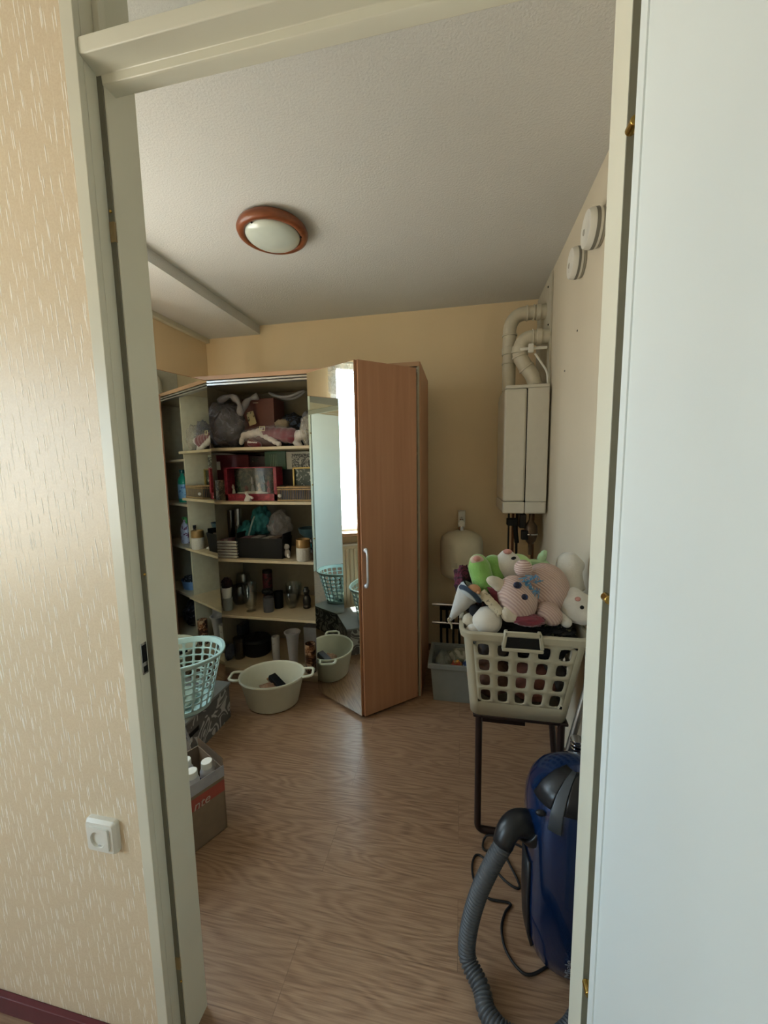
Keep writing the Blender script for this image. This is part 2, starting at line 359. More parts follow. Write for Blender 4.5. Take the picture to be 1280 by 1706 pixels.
struct(MB().box(HXL - .1, HXR + .1, HYB - .1, HYB, 0, ZC), 'wall_hall_back', m_paper, origin=(0, 0, 0))
struct(MB().box(XL, -1.545, YF1, YB, 2.465, ZC), 'trim_1', m_ceil, label='boxed-in lower ceiling strip along the window side')
struct(MB().box(XL, XL + .035, YF1, YB, 2.43, 2.465), 'trim_2', m_paint, bevel=.004)
m_base = M('maroon_baseboard_paint', '5c1f28', 0.45, var=0.1)
struct(MB().box(HXL, -0.72, YF0 - .014, YF0, 0, .052), 'baseboard_hall', m_base, bevel=.002)
struct(MB().box(XR - .012, XR, YF1, YB, 0, .05), 'baseboard_right', M('brown_baseboard', '6b4a36', .5), bevel=.002)
struct(MB().box(-0.25, XR - .012, YB - .012, YB, 0, .05), 'baseboard_back', M('brown_baseboard', '6b4a36', .5), bevel=.002)
# door frame (trim_3) with its transom bar, strike plate and hinge marks
XJ = -0.654; XK = 0.2337
fr = thing('trim_3', None, None, (-0.2, .7, 0)); fr['kind'] = 'structure'; fr['label'] = 'cream painted door frame with transom bar'
mb = MB()
mb.box(-.696, -.668, .644, .657, 0, ZC)
mb.box(-.692, -.668, .6572, .754, 0, ZC)
mb.box(-.668, XJ, .684, .757, 0, ZC)
mb.build('left_jamb', m_paint, fr, bevel=.0015)
MB().box(-.6685, -.657, .681, .6845, 0, 2.16).build('left_seal', m_groove, fr)
mb = MB(); mb.box(.246, .292, .648, .657, 0, ZC).box(.248, .272, .6572, .754, 0, ZC).box(XK, .248, .684, .757, 0, ZC)
mb.build('right_jamb', m_paint, fr, bevel=.0015)
MB().box(.2338, .2485, .681, .6845, 0, 2.16).build('right_seal', m_groove, fr)
# transom bar: profile in (y,z) swept in x
def sweepx(prof, x0, x1):
    mb = MB(); a = [mb.bm.verts.new((x0, y, z)) for y, z in prof]; b = [mb.bm.verts.new((x1, y, z)) for y, z in prof]
    mb.bm.faces.new(a); mb.bm.faces.new(b[::-1]); n = len(prof)
    for i in range(n): mb.bm.faces.new((a[i], b[i], b[(i + 1) % n], a[(i + 1) % n]))
    return mb
sweepx([(.648, 2.180), (.648, 2.157), (.650, 2.154), (.676, 2.1495), (.681, 2.147), (.682, 2.1325), (.686, 2.130), (.708, 2.130), (.708, 2.180)], -.668, .248).build('transom_bar', m_paint, fr, bevel=.001)
sweepx([(.684, 2.18), (.684, 2.19), (.692, 2.19), (.692, 2.18)], XJ, XK).build('glazing_bead', m_paint, fr)
MB().box(XJ - .004, XK + .004, .694, .698, 2.178, ZC).build('transom_pane', glassy('clear_pane', (0.97, .98, .97), 0.5, 0.01, 0.0), fr)
MB().box(-.6675, -.6660, .6625, .6775, .985, 1.055).build('strike_plate', m_chrome, fr, bevel=.0005)
MB().box(-.6675, -.6658, .6640, .6765, 1.012, 1.050).build('strike_opening', m_black, fr)
MB().box(-.6675, -.6658, .6655, .6755, .9885, 1.003).build('strike_opening', m_black, fr)
m_mort = M('bare_wood_mortise', '8f7a55', .7, var=.2)
for z, h in ((1.86, .036), (.225, .032)): MB().box(-.6665, -.6555, .6792, .6835, z, z + h).build('hinge_mortise', m_mort, fr, label='bare wood patch of a removed hinge')
for px, py in ((184, 352), (241, 957), (302, 1635)):
    p = at(px, py, .68); MB().ell(p, (.003, .002, .003), sub=2).build('screw', m_brass, fr)
# open door leaf
dl = thing('door_1', 'open white door leaf folded back against the hall, at the right', None, (.25, .64, 0)); dl['kind'] = 'structure'
a1 = Vector((.2345, .643)); b1 = Vector((.2345 + .03, .643 - .88))
MB().wallseg(b1, a1, -.040, .006, 2.165).build('door_panel', m_leaf, dl, bevel=.002)
MB().wallseg((.2305, .6445), (.2325, .628), .004, .006, 2.165).build('rebate_lip', m_leaf, dl)
for px, py in ((1052, 215), (1010, 995), (978, 1640)):
    p = at(px, py, .668); MB().cyl(p + Vector((0, .004, 0)), p - Vector((0, .016, 0)), .0072, seg=20).build('hinge_pin', m_brass, dl, bevel=.001)
hp = b1 + (a1 - b1) * .07
# windows
def window(name, X, w, sill=True):
    t = thing(name, None, None, (X - .05, (w[0] + w[1]) / 2, w[2])); t['kind'] = 'structure'
    y0, y1, z0, z1 = w; f = .055; mb = MB()
    for a in ((y0, y0 + f, z0, z1), (y1 - f, y1, z0, z1), (y0, y1, z0, z0 + f), (y0, y1, z1 - f, z1), ((y0 + y1) / 2 - .03, (y0 + y1) / 2 + .03, z0, z1)):
        mb.box(X - .09, X - .03, *a)
    mb.build('frame', m_white, t, bevel=.004)
    MB().box(X - .063, X - .058, y0 + f, y1 - f, z0 + f, z1 - f).build('pane', glassy('window_pane', (.97, 1, 1), 0.4, 0.0, 0.0), t)
    if sill: MB().box(X - .03, X + .13, y0 - .06, y1 + .06, z0 - .03, z0).build('sill', m_beechx, t, bevel=.004)
window('window_1', XL, WIN); window('window_2', HXL, HWIN, False)
# the setting's loose things near the window (seen in the mirrors)
m_lace = film('lace_curtain_cloth', 'f4f2f4', .2, .9, .2)
cu = thing('lace_curtain', 'white lace curtain hanging in front of the window beside the wardrobe', 'curtain', (XL + .05, 1.4, 2.2))
def curtain(y0, y1, z0, z1, X, amp, nf):
    mb = MB(); n = 90; a = []; b = []
    for i in range(n + 1):
        t = i / n; y = y0 + (y1 - y0) * t; x = X + amp * math.sin(t * nf * 2 * math.pi) + amp * .4 * math.sin(t * nf * 4.7)
        a.append(mb.bm.verts.new((x, y, z0 + .004 * math.sin(t * 60)))); b.append(mb.bm.verts.new((X + amp * .6 * math.sin(t * nf * 2 * math.pi), y, z1)))
    for i in range(n): mb.bm.faces.new((a[i], a[i + 1], b[i + 1], b[i]))
    return mb
curtain(.84, 1.8, .87, 2.3, XL + .05, .012, 11).build('curtain_cloth', m_lace, cu, solid=.001)
m_val = film('sheer_valance_cloth', 'f1ece0', .3, .8, .3)
curtain(.83, 1.82, 2.06, 2.32, XL + .085, .014, 8).build('valance', m_val, cu, solid=.002)
MB().cyl((XL + .07, .80, 2.33), (XL + .07, 1.9, 2.33), .012).build('curtain_rail', m_white, cu)
rd = thing('radiator', 'cream ribbed panel radiator under the window sill', 'radiator', (XL + .06, 1.4, .12))
mb = MB().box(XL + .03, XL + .085, .95, 1.85, .14, .72)
for k in range(23): mb.box(XL + .085, XL + .093, .965 + k * .038, .987 + k * .038, .17, .69)
mb.build('panel', M('radiator_enamel', 'd8ccb0', .35, var=.02), rd, bevel=.003)
MB().box(XL + .025, XL + .095, .94, 1.86, .72, .735).build('top_grille', m_white, rd, bevel=.002)
MB().cyl((XL + .06, 1.8, 0), (XL + .06, 1.8, .14), .009).build('pipe', m_white, rd)
# ================================================================= CEILING LAMP, DETECTORS, SOCKET
LC = atz(455, 393, 2.49)
lp = thing('ceiling_lamp', 'round ceiling lamp with opal glass dome in a reddish wood ring', 'lamp', (LC[0], LC[1], ZC))
m_ring = wood('reddish_wood', '6d3b22', '8a4f30', 'x', .3, 1.5)
MB().lathe((LC[0], LC[1], 0), [(.140, ZC - .001), (.154, ZC - .012), (.160, ZC - .028), (.154, ZC - .042), (.141, ZC - .048), (.130, ZC - .046), (.124, ZC - .040), (.122, ZC - .001)], 64, closed=True).build('wooden_ring', m_ring, lp, smooth=180)
MB().lathe((LC[0], LC[1], 0), [(.1235, ZC - .038)] + [(.1235 * math.cos(a), ZC - .038 - .042 * math.sin(a)) for a in [k * .15 for k in range(1, 10)]] + [(.004, ZC - .0805)], 56).build('glass_dome', M('opal_glass', 'c9d2c8', .08, var=.02, coat=.5), lp, smooth=180)
for a in (2.3, 4.4, .2): MB().ell((LC[0] + .127 * math.cos(a), LC[1] + .127 * math.sin(a), ZC - .047), (.005, .005, .004), sub=2).build('clip', m_dark, lp)
def detector(px, py, label, r, th):
    p = atx(px, py, XR); t = thing('smoke_detector', label, 'detector', p)
    rot = Matrix.Rotation(-R90, 4, 'Y')
    MB().lathe(p, [(r * .93, 0), (r * .98, .006), (r * .93, .012)], 40, mat=rot).build('mounting_base', M('greyish_plastic', 'a9a69a', .4), t)
    MB().lathe(p, [(r, .013), (r * 1.02, .02), (r, th * .8), (r * .93, th), (r * .55, th + .001), (r * .5, th - .001), (r * .2, th), (.002, th)], 40, mat=rot).build('cover', m_white, t)
    MB().lathe(p, [(r * 1.022, .022), (r * 1.022, th * .62)], 40, mat=rot).build('grille', M('grille_grey', '77756c', .5), t)
    MB().lathe(p + Vector((-th, .3 * r, 0)), [(.011, 0), (.010, .002), (.002, .0025)], 16, mat=rot).build('test_button', M('greyish_plastic', 'a9a69a', .4), t)
detector(972, 437, 'round white detector on the right wall, the one farther from the doorway', .061, .052)
detector(1003, 379, 'round white detector on the right wall, the one nearer to the doorway frame', .066, .056)
for k, (px, py) in enumerate(((962, 551), (941, 618))):
    p = atx(px, py, XR - .001); MB().ell(p, (.002, .005, .005), sub=2).build('wall_screw', m_dark, None, ['small dark screw hole in the right wall below the round detectors', 'faint dark screw in the right wall nearer to the boiler board'][k], 'screw')
so = thing('wall_socket', 'white wall socket on the streaked wallpaper left of the doorway', 'socket', (-.803, YF0, .594))
def rr(x0, x1, z0, z1, r, n=5):
    out = []
    for cx, cz, a0 in ((x1 - r, z1 - r, 0), (x0 + r, z1 - r, 90), (x0 + r, z0 + r, 180), (x1 - r, z0 + r, 270)):
        for k in range(n): a = math.radians(a0 + 90 * k / (n - 1)); out.append((cx + r * math.cos(a), cz + r * math.sin(a)))
    return out
sx, sz = -.800, .594
mb = MB(); mb.rings([[Vector((x, y, z)) for x, z in rr(sx - w, sx + w, sz - w, sz + w, r)] for y, w, r in ((YF0, .040, .008), (YF0 - .009, .040, .008), (YF0 - .0155, .035, .006), (YF0 - .016, .029, .004))]); mb.build('surround', m_white, so)
mb = MB(); rs = [[Vector((x, y, z)) for x, z in rr(sx - w, sx + w, sz - w, sz + w, .005, 7)] for y, w in ((YF0 - .015, .027), (YF0 - .020, .0268))]
for r_, y in ((.0205, YF0 - .021), (.0195, YF0 - .021), (.0190, YF0 - .004)):
    rs.append([Vector((sx + r_ * math.cos(a), y, sz + r_ * math.sin(a))) for a in [math.radians(45 + 0 * 0) * 0 + 2 * math.pi * (k + .5) / 28 for k in range(28)]])
mb.rings(rs, caps=False); mb.build('insert', m_white, so)
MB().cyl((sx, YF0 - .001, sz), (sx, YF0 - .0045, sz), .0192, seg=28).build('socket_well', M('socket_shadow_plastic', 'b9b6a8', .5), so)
for d in (-.0095, .0095): MB().cyl((sx + d, YF0 - .0042, sz), (sx + d, YF0 - .0050, sz), .0028).build('contact_hole', m_black, so)
for d in (-.0185, .0165): MB().box(sx - .003, sx + .003, YF0 - .018, YF0 - .005, sz + d, sz + d + .002).build('earth_clip', m_chrome, so)
# ================================================================= BOILER, FLUES, BOARD, TANK
BX0, BX1, BY0, BY1, BZ0, BZ1 = .245, .492, 2.40, 2.83, 1.135, 1.885
bo = thing('central_heating_boiler', 'tall white central heating boiler hung in the corner of the right wall', 'boiler', ((BX0 + BX1) / 2, 2.6, BZ0))
m_boil = M('boiler_enamel', 'cfcbbe', .35, var=.02); xs = .372
MB().box(BX0, xs - .0025, BY0, BY1, BZ0 + .072, BZ1 - .02).build('front_cover', m_boil, bo, bevel=.012)
MB().box(xs + .0025, BX1, BY0 + .002, BY1, BZ0 + .072, BZ1 - .02).build('side_panel', m_boil, bo, bevel=.003)
MB().box(BX0, xs - .0008, BY0, BY1, BZ0, BZ0 + .0705).build('lower_cover', m_boil, bo, bevel=.008)
MB().box(xs + .0008, BX1, BY0 + .001, BY1, BZ0, BZ0 + .0705).build('lower_cover', m_boil, bo, bevel=.008)
MB().box(BX0 + .006, BX1, BY0 + .003, BY1, BZ1 - .019, BZ1).build('top_plate', m_boil, bo, bevel=.003)
MB().box(xs - .0045, xs + .0045, BY0 + .012, BY1 - .01, BZ0 + .01, BZ1 - .022).build('seam', m_black, bo)
m_pvc = M('flue_plastic', 'c9c2ae', .4, var=.04)
def flue(label, pts, r, collars, y):
    t = thing('flue_pipe', label, 'pipe', pts[0]); MB().tube(pts, r, 20).build('pipe', m_pvc, t, smooth=60)
    for i, w in collars:
        p = Vector(pts[i]); d = (Vector(pts[min(i + 1, len(pts) - 1)]) - Vector(pts[max(i - 1, 0)])).normalized()
        MB().cyl(p - d * w, p + d * w, r + .0055, seg=24).build('collar', m_pvc, t, bevel=.0015)
    return t
y = 2.60; A0 = Vector((.287, y, BZ1)); B0 = Vector((.287, y, 2.22))
pts = [A0, A0.lerp(B0, .5), A0.lerp(B0, .72), Vector((.284, y, 2.13)), B0] + bezier((.284, y, 2.225), (.284, y, 2.345), (.385, y, 2.345), 9)[1:] + [Vector((x, y, 2.345 )) for x in (.40, .425, .45, .47, .497)]
fa = flue('taller white flue pipe rising from the boiler and elbowing into the right wall', pts, .040, [(1, .004), (2, .022), (4, .005), (13, .004), (15, .003), (16, .012)], y)
y = 2.50; pts = [Vector((.425, y, BZ1))] + bezier((.425, y, 1.90), (.42, y, 1.95), (.375, y, 2.0), 5) + bezier((.365, y, 2.02), (.33, y, 2.06), (.335, y, 2.10), 5)[1:] + bezier((.337, y, 2.11), (.345, y, 2.17), (.405, y, 2.17), 8)[1:] + [Vector((x, y, 2.17)) for x in (.42, .44, .46, .497)]
fb = flue('shorter white flue pipe with a double bend in front of the taller one', pts, .041, [(1, .004), (6, .006), (9, .006), (11, .02), (19, .003), (21, .014)], y)
MB().tube(spline([(.41, 2.43, 2.06), (.45, 2.43, 2.0), (.478, 2.43, 1.95), (.486, 2.44, BZ1 + .001)], 8), .006, 8).build('white_cable', m_white, None, 'thin white cable running from the shorter flue down behind the boiler', 'cable')
MB().box(.33, .48, 2.448, 2.454, 2.087, 2.103).box(.375, .405, 2.438, 2.452, 2.07, 2.12).build('flue_clamp', m_white, None, 'white clamp with a dark slot strapped across the shorter flue', 'clamp', bevel=.003)
bd = thing('mounting_board', 'pale board fixed to the right wall behind the flue pipes', 'board', (XR - .006, 2.67, 1.5))
MB().box(XR - .011, XR - .001, 2.462, YB - .002, 1.15, 2.515).build('board', M('pale_board', 'bdb8a6', .7, var=.04), bd, bevel=.001)
for py in (478, 541): MB().ell(atx(914, py, XR - .012), .0055, sub=2).build('screw', m_dark, bd)
# pipework below the boiler
pw = thing('boiler_pipework', 'dark valves and copper pipes hanging under the boiler', 'pipes', (.38, 2.6, .3))
m_cop = M('aged_copper', '6b4a36', .4, .8, var=.2)
for k, (x, yy) in enumerate(((.30, 2.55), (.335, 2.62), (.37, 2.7), (.455, 2.6))):
    MB().tube([(x, yy, BZ0 + .01), (x, yy, .9), (x + .004, yy, .6), (x, yy, .02)], .0085 if k else .006, 10).build('pipe', [m_dark, m_cop, m_dark, m_cop][k], pw)
MB().box(.285, .35, 2.5, 2.56, 1.045, 1.09).cyl((.335, 2.53, 1.05), (.35, 2.53, .93), .014).build('valve_block', m_black, pw, bevel=.006)
MB().box(.36, .40, 2.5, 2.58, 1.03, 1.12).build('valve_block', m_dark, pw, bevel=.006)
MB().lathe((.43, 2.52, 0), [(.012, 1.13), (.012, 1.085), (.02, 1.07), (.038, 1.045), (.042, 1.0), (.042, .985), (.03, .95), (.014, .93), (.012, .86)], 20).build('pressure_valve', M('bronze_casting', '5c4c3c', .4, .6, var=.2), pw)
MB().lathe((.43, 2.52, 0), [(.043, 1.0), (.047, .998), (.047, .992), (.043, .99)], 24, closed=True).build('clamp_ring', m_chrome, pw)
MB().box(.37, .41, 2.48, 2.52, .96, 1.02).build('pump_housing', m_black, pw, bevel=.006)
# expansion tank
tk = thing('expansion_tank', 'cream round expansion tank fixed to the back wall left of the boiler', 'tank', (.004, 2.70, .67))
MB().lathe((.004, 2.70, 0), [(.004, .628), (.09, .640), (.135, .667), (.146, .70), (.147, .80), (.148, .803), (.147, .90), (.135, .937), (.09, .966), (.035, .98), (.004, .981)], 48).build('tank_body', M('tank_enamel', 'd4cfb8', .45, var=.03), tk, smooth=180)
MB().cyl((.004, 2.70, .975), (.004, 2.70, 1.005), .022).cyl((.004, 2.70, 1.0), (.004, 2.70, 1.06), .013).build('fitting', m_chrome, tk, bevel=.001)
MB().cyl((.004, 2.66, 1.032), (.004, 2.71, 1.032), .022, seg=24).build('valve_knob', m_white, tk, bevel=.002)
MB().box(-.02, .03, 2.79, YB, .98, 1.10).cyl((.004, 2.7, 1.055), (.004, 2.8, 1.055), .008).build('bracket', m_white, tk, bevel=.002)
q = at(752, 945, 2.56); MB().box(q.x, q.x + .04, 2.5555, 2.557, q.z, q.z + .03).build('label_sticker', M('sticker_paper', 'b4ae97', .6), tk)
# floor heating manifold
mf = thing('heating_manifold', 'dark heating manifold with two chrome bars low on the back wall', 'manifold', (-.1, 2.8, .05))
for z in (.408, .268):
    MB().cyl((-.205, 2.78, z), (.12, 2.78, z), .012).build('bar', m_chrome, mf, label='chrome bar')
    MB().box(-.15, .12, 2.79, 2.84, z - .045, z - .012).build('bracket', m_black, mf)
for k in range(6): MB().tube([(-.14 + k * .045, 2.79, .27), (-.14 + k * .045, 2.8, .15), (-.135 + k * .045, 2.80, 0.001)], .009, 8).build('pipe', m_black if k % 2 else m_dark, mf)
for k in range(6): MB().cyl((-.14 + k * .045, 2.78, .27), (-.14 + k * .045, 2.78, .395), .011 if k % 2 else .008).build('flow_valve', m_dark if k % 2 else m_black, mf)
# ================================================================= WARDROBE
WX0, WX1, WY0, WY1, WZ = -1.745, -.232, 2.262, 2.765, 2.012
wd = thing('wardrobe', 'large beech wardrobe with folding doors standing open and shelves full of things', 'wardrobe', ((WX0 + WX1) / 2, 2.5, 0))
MB().box(WX1 - .006, WX1, WY0 - .012, WY1, 0, WZ).build('side_panel', m_beech, wd, bevel=.001)
MB().box(WX1 - .018, WX1 - .0065, WY0 - .011, WY1, 0.001, WZ - .022).build('side_lining', m_carc, wd)
MB().box(WX0, WX0 + .018, WY0, WY1, 0, WZ).build('side_panel', m_carc, wd, bevel=.001)
MB().box(WX0, WX1 - .0065, WY0 - .008, WY1, WZ - .021, WZ - .001).build('top_panel', m_carc, wd)
MB().box(WX0, WX1 - .0065, WY0 - .014, WY0 - .0085, WZ - .024, WZ + .001).build('fascia', m_beechx, wd, bevel=.001)
MB().box(WX0 + .018, WX1 - .018, WY1 - .008, WY1 - .002, .05, WZ - .022).build('back_panel', m_carcd, wd)
MB().box(WX0 + .018, WX1 - .018, WY0, WY1 - .008, .045, .063).build('bottom_panel', m_shelf, wd, bevel=.001)
MB().box(WX0 + .018, WX1 - .018, WY0 + .03, WY0 + .046, 0, .045).build('plinth', m_shelf, wd)
XP = -.868
MB().box(XP - .018, XP, WY0 + .045, WY1 - .008, .063, WZ - .022).build('partition', m_carc, wd, bevel=.001)
for z in (1.955, 1.972): MB().box(WX0 + .018, WX1 - .018, WY0 - .010, WY0 + .02, z, z + .010).build('door_track', m_alu, wd)
SH = (1.555, 1.205, .818, .428)
for z in SH:
    MB().box(WX0 + .018, XP - .018, WY0 + .006, WY1 - .01, z - .009, z + .009).build('shelf', m_shelf, wd, bevel=.001)
for z in (1.5, 1.15, .80, .40): MB().box(XP, WX1 - .018, WY0 + .05, WY1 - .01, z - .009, z + .009).build('shelf', m_shelf, wd, bevel=.001)
def panel(a, b, th, name, mirror=False):
    a, b = Vector(a), Vector(b); o = MB().wallseg(a, b, th, .018, 1.972).build(name, m_beech, wd, bevel=.001)
    if mirror:
        d = (b - a).normalized(); n = Vector((-d.y, d.x)) * (1 if th > 0 else -1); e = .002
        MB().wallseg(a + d * e - n * 0 + n * abs(th), b - d * e + n * abs(th), .004 if th > 0 else -.004, .022, 1.968).build('mirror', m_mirror, o, label='tall mirror glass')
    return o
G = Vector((-.535, 1.985)); H = Vector((-.262, 2.232)); B = Vector((-.870, 2.176))
pd = panel(G, H, -.016, 'door')
pm = panel(B, G, -.014, 'door', True)
# chrome-white bow handle on the wooden leaf, near the fold
d = (H - G).normalized(); n = Vector((d.y, -d.x)); hx = G + d * .018 + n * .016; hz0, hz1 = .775, .985
hb = MB(); pth = [Vector((hx.x, hx.y, hz0)), Vector((hx.x + n.x * .022, hx.y + n.y * .022, hz0 + .006))] + [Vector((hx.x + n.x * .03, hx.y + n.y * .03, z)) for z in (hz0 + .03, (hz0 + hz1) / 2, hz1 - .03)] + [Vector((hx.x + n.x * .022, hx.y + n.y * .022, hz1 - .006)), Vector((hx.x, hx.y, hz1))]
hb.tube(pth, .006, 10)
for z in (hz0 + .006, hz1 - .006): hb.ell((hx.x + n.x * .012, hx.y + n.y * .012, z), (.012, .012, .014), sub=2)
hb.build('handle', M('satin_white_metal', 'd8dde4', .2, .3), pd, label='bright bow handle', smooth=180)
LB = Vector((-1.547, 2.19)); LA = Vector((-1.645, 1.802)); LH = Vector((-1.727, 2.215))
dl_ = (LB - LA).normalized(); nl = Vector((dl_.y, -dl_.x))
o = MB().wallseg(LA - nl * .004, LB - nl * .004, .014, .018, 1.972).build('door', m_beech, wd, bevel=.001)
MB().wallseg(LA, LB, .004, .022, 1.968).build('mirror', m_mirror, o, label='tall mirror glass')
MB().wallseg(LH, LA - nl * .034, -.016, .018, 1.972).build('door', m_beech, wd, bevel=.001)
for z in (.25, 1.0, 1.75):
    MB().box(G.x - .012, G.x + .012, G.y + .002, G.y + .012, z, z + .05).build('hinge', m_alu, wd, bevel=.001)
# ---------------------------------------------------------------- things on the shelves
T = [z + .0095 for z in SH] + [.0635]; TR = [z + .0095 for z in (1.5, 1.15, .80, .40)] + [.0635]
def span(px0, py0, px1, py1, y):
    a = at(px0, (py0 + py1) / 2, y); b = at(px1, (py0 + py1) / 2, y); t = at((px0 + px1) / 2, py0, y); u = at((px0 + px1) / 2, py1, y)
    return a.x, b.x, u.z, t.z
def cbox(name, px0, py0, px1, y0, dep, zb, mat, label, cat='box', bevel=.002, **k):
    x0, x1, _, z1 = span(px0, py0, px1, py0 + 20, y0)
    o = MB().box(x0, x1, y0, y0 + dep, zb, max(z1, zb + .01)).build(name, mat, None, label, cat, bevel=bevel, **k); return o, (x0, x1, z1)
R = lambda x=0, y=0, z=0: (Matrix.Rotation(z, 3, 'Z') @ Matrix.Rotation(y, 3, 'Y') @ Matrix.Rotation(x, 3, 'X'))
# --- top shelf
z = T[0]
p = at(386, 715, 2.50); m_film = film('grey_plastic_film', '8d8a90', .5, .2, .9)
t = thing('storage_bag', 'big grey textile bundle in clear plastic at the left of the top shelf', 'bag', (p.x, p.y, z))
MB().lump((p.x - .03, 2.52, z + .155), (.135, .16, .155), .16, 2.2, 3, 5, flat=-.15, fold=.25).build('bundle', patterned('grey_bundle_cloth', '35353c', '65636a', 9, .5, 2, .8, 3, .15), t, smooth=180)
MB().lump((p.x - .03, 2.515, z + .165), (.145, .175, .163), .16, 2.4, 4, 5, flat=-.161, fold=.35).build('plastic_wrap', m_film, t, smooth=180)
q = at(400, 678, 2.40)
MB().tube(spline([at(365, 668, 2.42), at(385, 660, 2.38), at(398, 672, 2.36), at(402, 690, 2.38), at(412, 668, 2.42), at(430, 660, 2.45)], 6), lambda i: .018 + .006 * math.sin(i * .9), 10).build('folded_blanket', M('grey_white_fleece', '8e8a8c', .9, var=.15, bump=.4), None, 'rumpled greyish white blanket edge draped over the plastic bundle', 'blanket', smooth=180)
m_brown = M('brown_carton', '6a4038', .6, var=.08)
o, (x0, x1, z1) = cbox('brown_box', 403, 664, 456, 2.50, .16, z, m_brown, 'reddish brown box standing behind the santa plush on the top shelf')
MB().box(x0 + .085, x0 + .125, 2.4990, 2.4998, z1 - .030, z1 - .026).build('pale_print', M('cream_print', 'c9b9a0', .6), o)
a = at(419, 697, 2.46); MB().box(-.027, .027, -.002, .002, -.045, .045, Matrix.Translation(a) @ Matrix.Rotation(-.25, 4, 'Y')).build('paper_tag', patterned('printed_tag', 'b5a67e', '4a4434', 40, .62, .5, .7), None, 'cream printed tag leaning against the brown box', 'tag')
mb = MB(); c = at(478, 661, 2.55); mb.tube([c + Vector((.125 * math.cos(a), .04 * math.sin(a) , .02 * math.cos(a * 2) + .012)) for a in [k * 2 * math.pi / 28 for k in range(28)]], .0095, 8, close=True); mb.build('curved_plastic_ring', M('grey_plastic', 'a0a0a4', .4), None, 'pale oval plastic ring lying at the top right of the top shelf', 'ring', smooth=180)
p = at(482, 690, 2.55); MB().lump((p.x, 2.6, z + .12), (.10, .09, .125), .12, 3, 8, 4, flat=-.12, fold=.2).build('cushion', patterned('blue_black_print', '14161f', '4a5870', 16, .56, 2.5, .8), None, 'dark blue printed cushion behind the red plush at the right of the top shelf', 'cushion', smooth=180)
p = at(512, 700, 2.40); MB().lump((p.x, 2.42, z + .11), (.045, .07, .12), .2, 3, 12, 4, flat=-.11, fold=.3).build('plastic_bag', m_film, None, 'crumpled clear bag at the right end of the top shelf', 'bag', smooth=180)
# plush in red suit, lying on its side, wrapped in clear film
t = thing('wrapped_plush', 'white and red velvet plush figure lying in clear plastic on the top shelf', 'plush toy', (at(455, 740, 2.36).x, 2.36, z))
m_wp = M('white_plush', 'c9c2bc', .95, var=.05, bump=.6, bscale=120, sheen=.4); m_rv = M('red_velvet', '6e1a2a', .8, var=.2, scale=10, bump=.4, sheen=.5)
y = 2.36
MB().cap(at(408, 726, y), at(440, 718, y), .027, .030).cap(at(438, 724, y - .02), at(465, 740, y - .04), .024, .02).cap(at(404, 732, y), at(402, 738, y), .02, .016).build('leg', m_wp, t, remesh=.006)
MB().cap(at(446, 722, y), at(486, 726, y), .045, .052).cap(at(418, 738, y - .02), at(430, 742, y - .03), .026).build('suit', m_rv, t, remesh=.006, label='red velvet suit')
MB().cap(at(488, 728, y), at(503, 724, y), .040, .034).cap(at(495, 738, y), at(500, 742, y), .026, .02).build('head', m_wp, t, remesh=.006)
MB().cap(at(415, 737, y - .035), at(428, 739, y - .04), .012).build('cuff', m_wp, t, remesh=.004)
a = at(437, 714, y - .05); mb = MB(); mb.tube([a + Vector((dx * .016, 0, dz * .014)) for dx, dz in ((-1, -1), (-1.1, 0), (-1, 1), (0, .9), (1, 1), (1.1, 0), (1, -1), (0, -.9))], .0028, 6, close=True); mb.build('buckle', M('pale_gold', 'd9cfa8', .3, .6), t)
MB().lump(at(470, 706, 2.42), (.05, .03, .028), .25, 3, 5, 3, fold=.3).build('fur_collar', M('tan_plush', '8a7c66', .95, bump=.5, bscale=120), t, smooth=180)
MB().lump(at(452, 726, y) + Vector((0, -.005, .002)), (.215, .062, .062), .08, 5, 5, 5, flat=-.058, fold=.15).build('clear_wrap', film('clear_film', 'cfc6cc', .13, .12, .8), t, smooth=180)
MB().lump((-.955, 2.36, z + .095), (.055, .055, .10), .22, 2.6, 21, 4, flat=-.094, fold=.3).build('gift_bag', film('frosted_bag', 'c4bcaa', .38, .25, .8), None, 'clear bag of white stuffed things at the top shelf end, seen in the mirror', 'bag', smooth=180)
# --- second shelf
z = T[1]; m_red = M('dark_red_carton', '5d1420', .5, var=.1); m_rg = patterned('red_gift_print', '7a1a2c', '94273a', 60, .55, .5, .5)
o, (x0, x1, z1) = cbox('red_box', 357, 758, 414, 2.50, .18, z, m_red, 'dark red box at the left of the second shelf')
a = at(364, 776, 2.498); MB().box(a.x - .015, a.x + .015, 2.4975, 2.5, a.z - .03, a.z + .03).build('sticker', m_white, o)
MB().box(x0 + .07, x0 + .17, 2.35, 2.50, z1 + .001, z1 + .005).build('paper_sheet', M('paper', 'a9a5a0', .7), None, 'white sheet of paper lying on the dark red box', 'paper')
o, (x0, x1, z1) = cbox('dark_gift_box', 415, 760, 442, 2.52, .15, z, M('blackish_red_carton', '2c1118', .5), 'blackish box between the dark red and the green box on the second shelf')
a = at(425, 766, 2.518); MB().box(a.x - .025, a.x + .025, 2.5175, 2.52, a.z - .014, a.z + .014).build('photo_label', patterned('box_photo', '1f1a1a', '8c7a6a', 50, .58, 1, .4), o)
m_green = M('green_carton', '1d4a33', .5, var=.08)
o, (x0, x1, z1) = cbox('green_box', 441, 752, 476, 2.46, .18, 1.419, m_green, 'green box with pale lines stacked high in the middle of the second shelf')
for k in range(5): MB().box(x0 + .04 + k * .012, x0 + .043 + k * .012, 2.4585, 2.46, 1.435, z1 - .02).build('printed_line', M('pale_green_print', '7f9c80', .5), o)
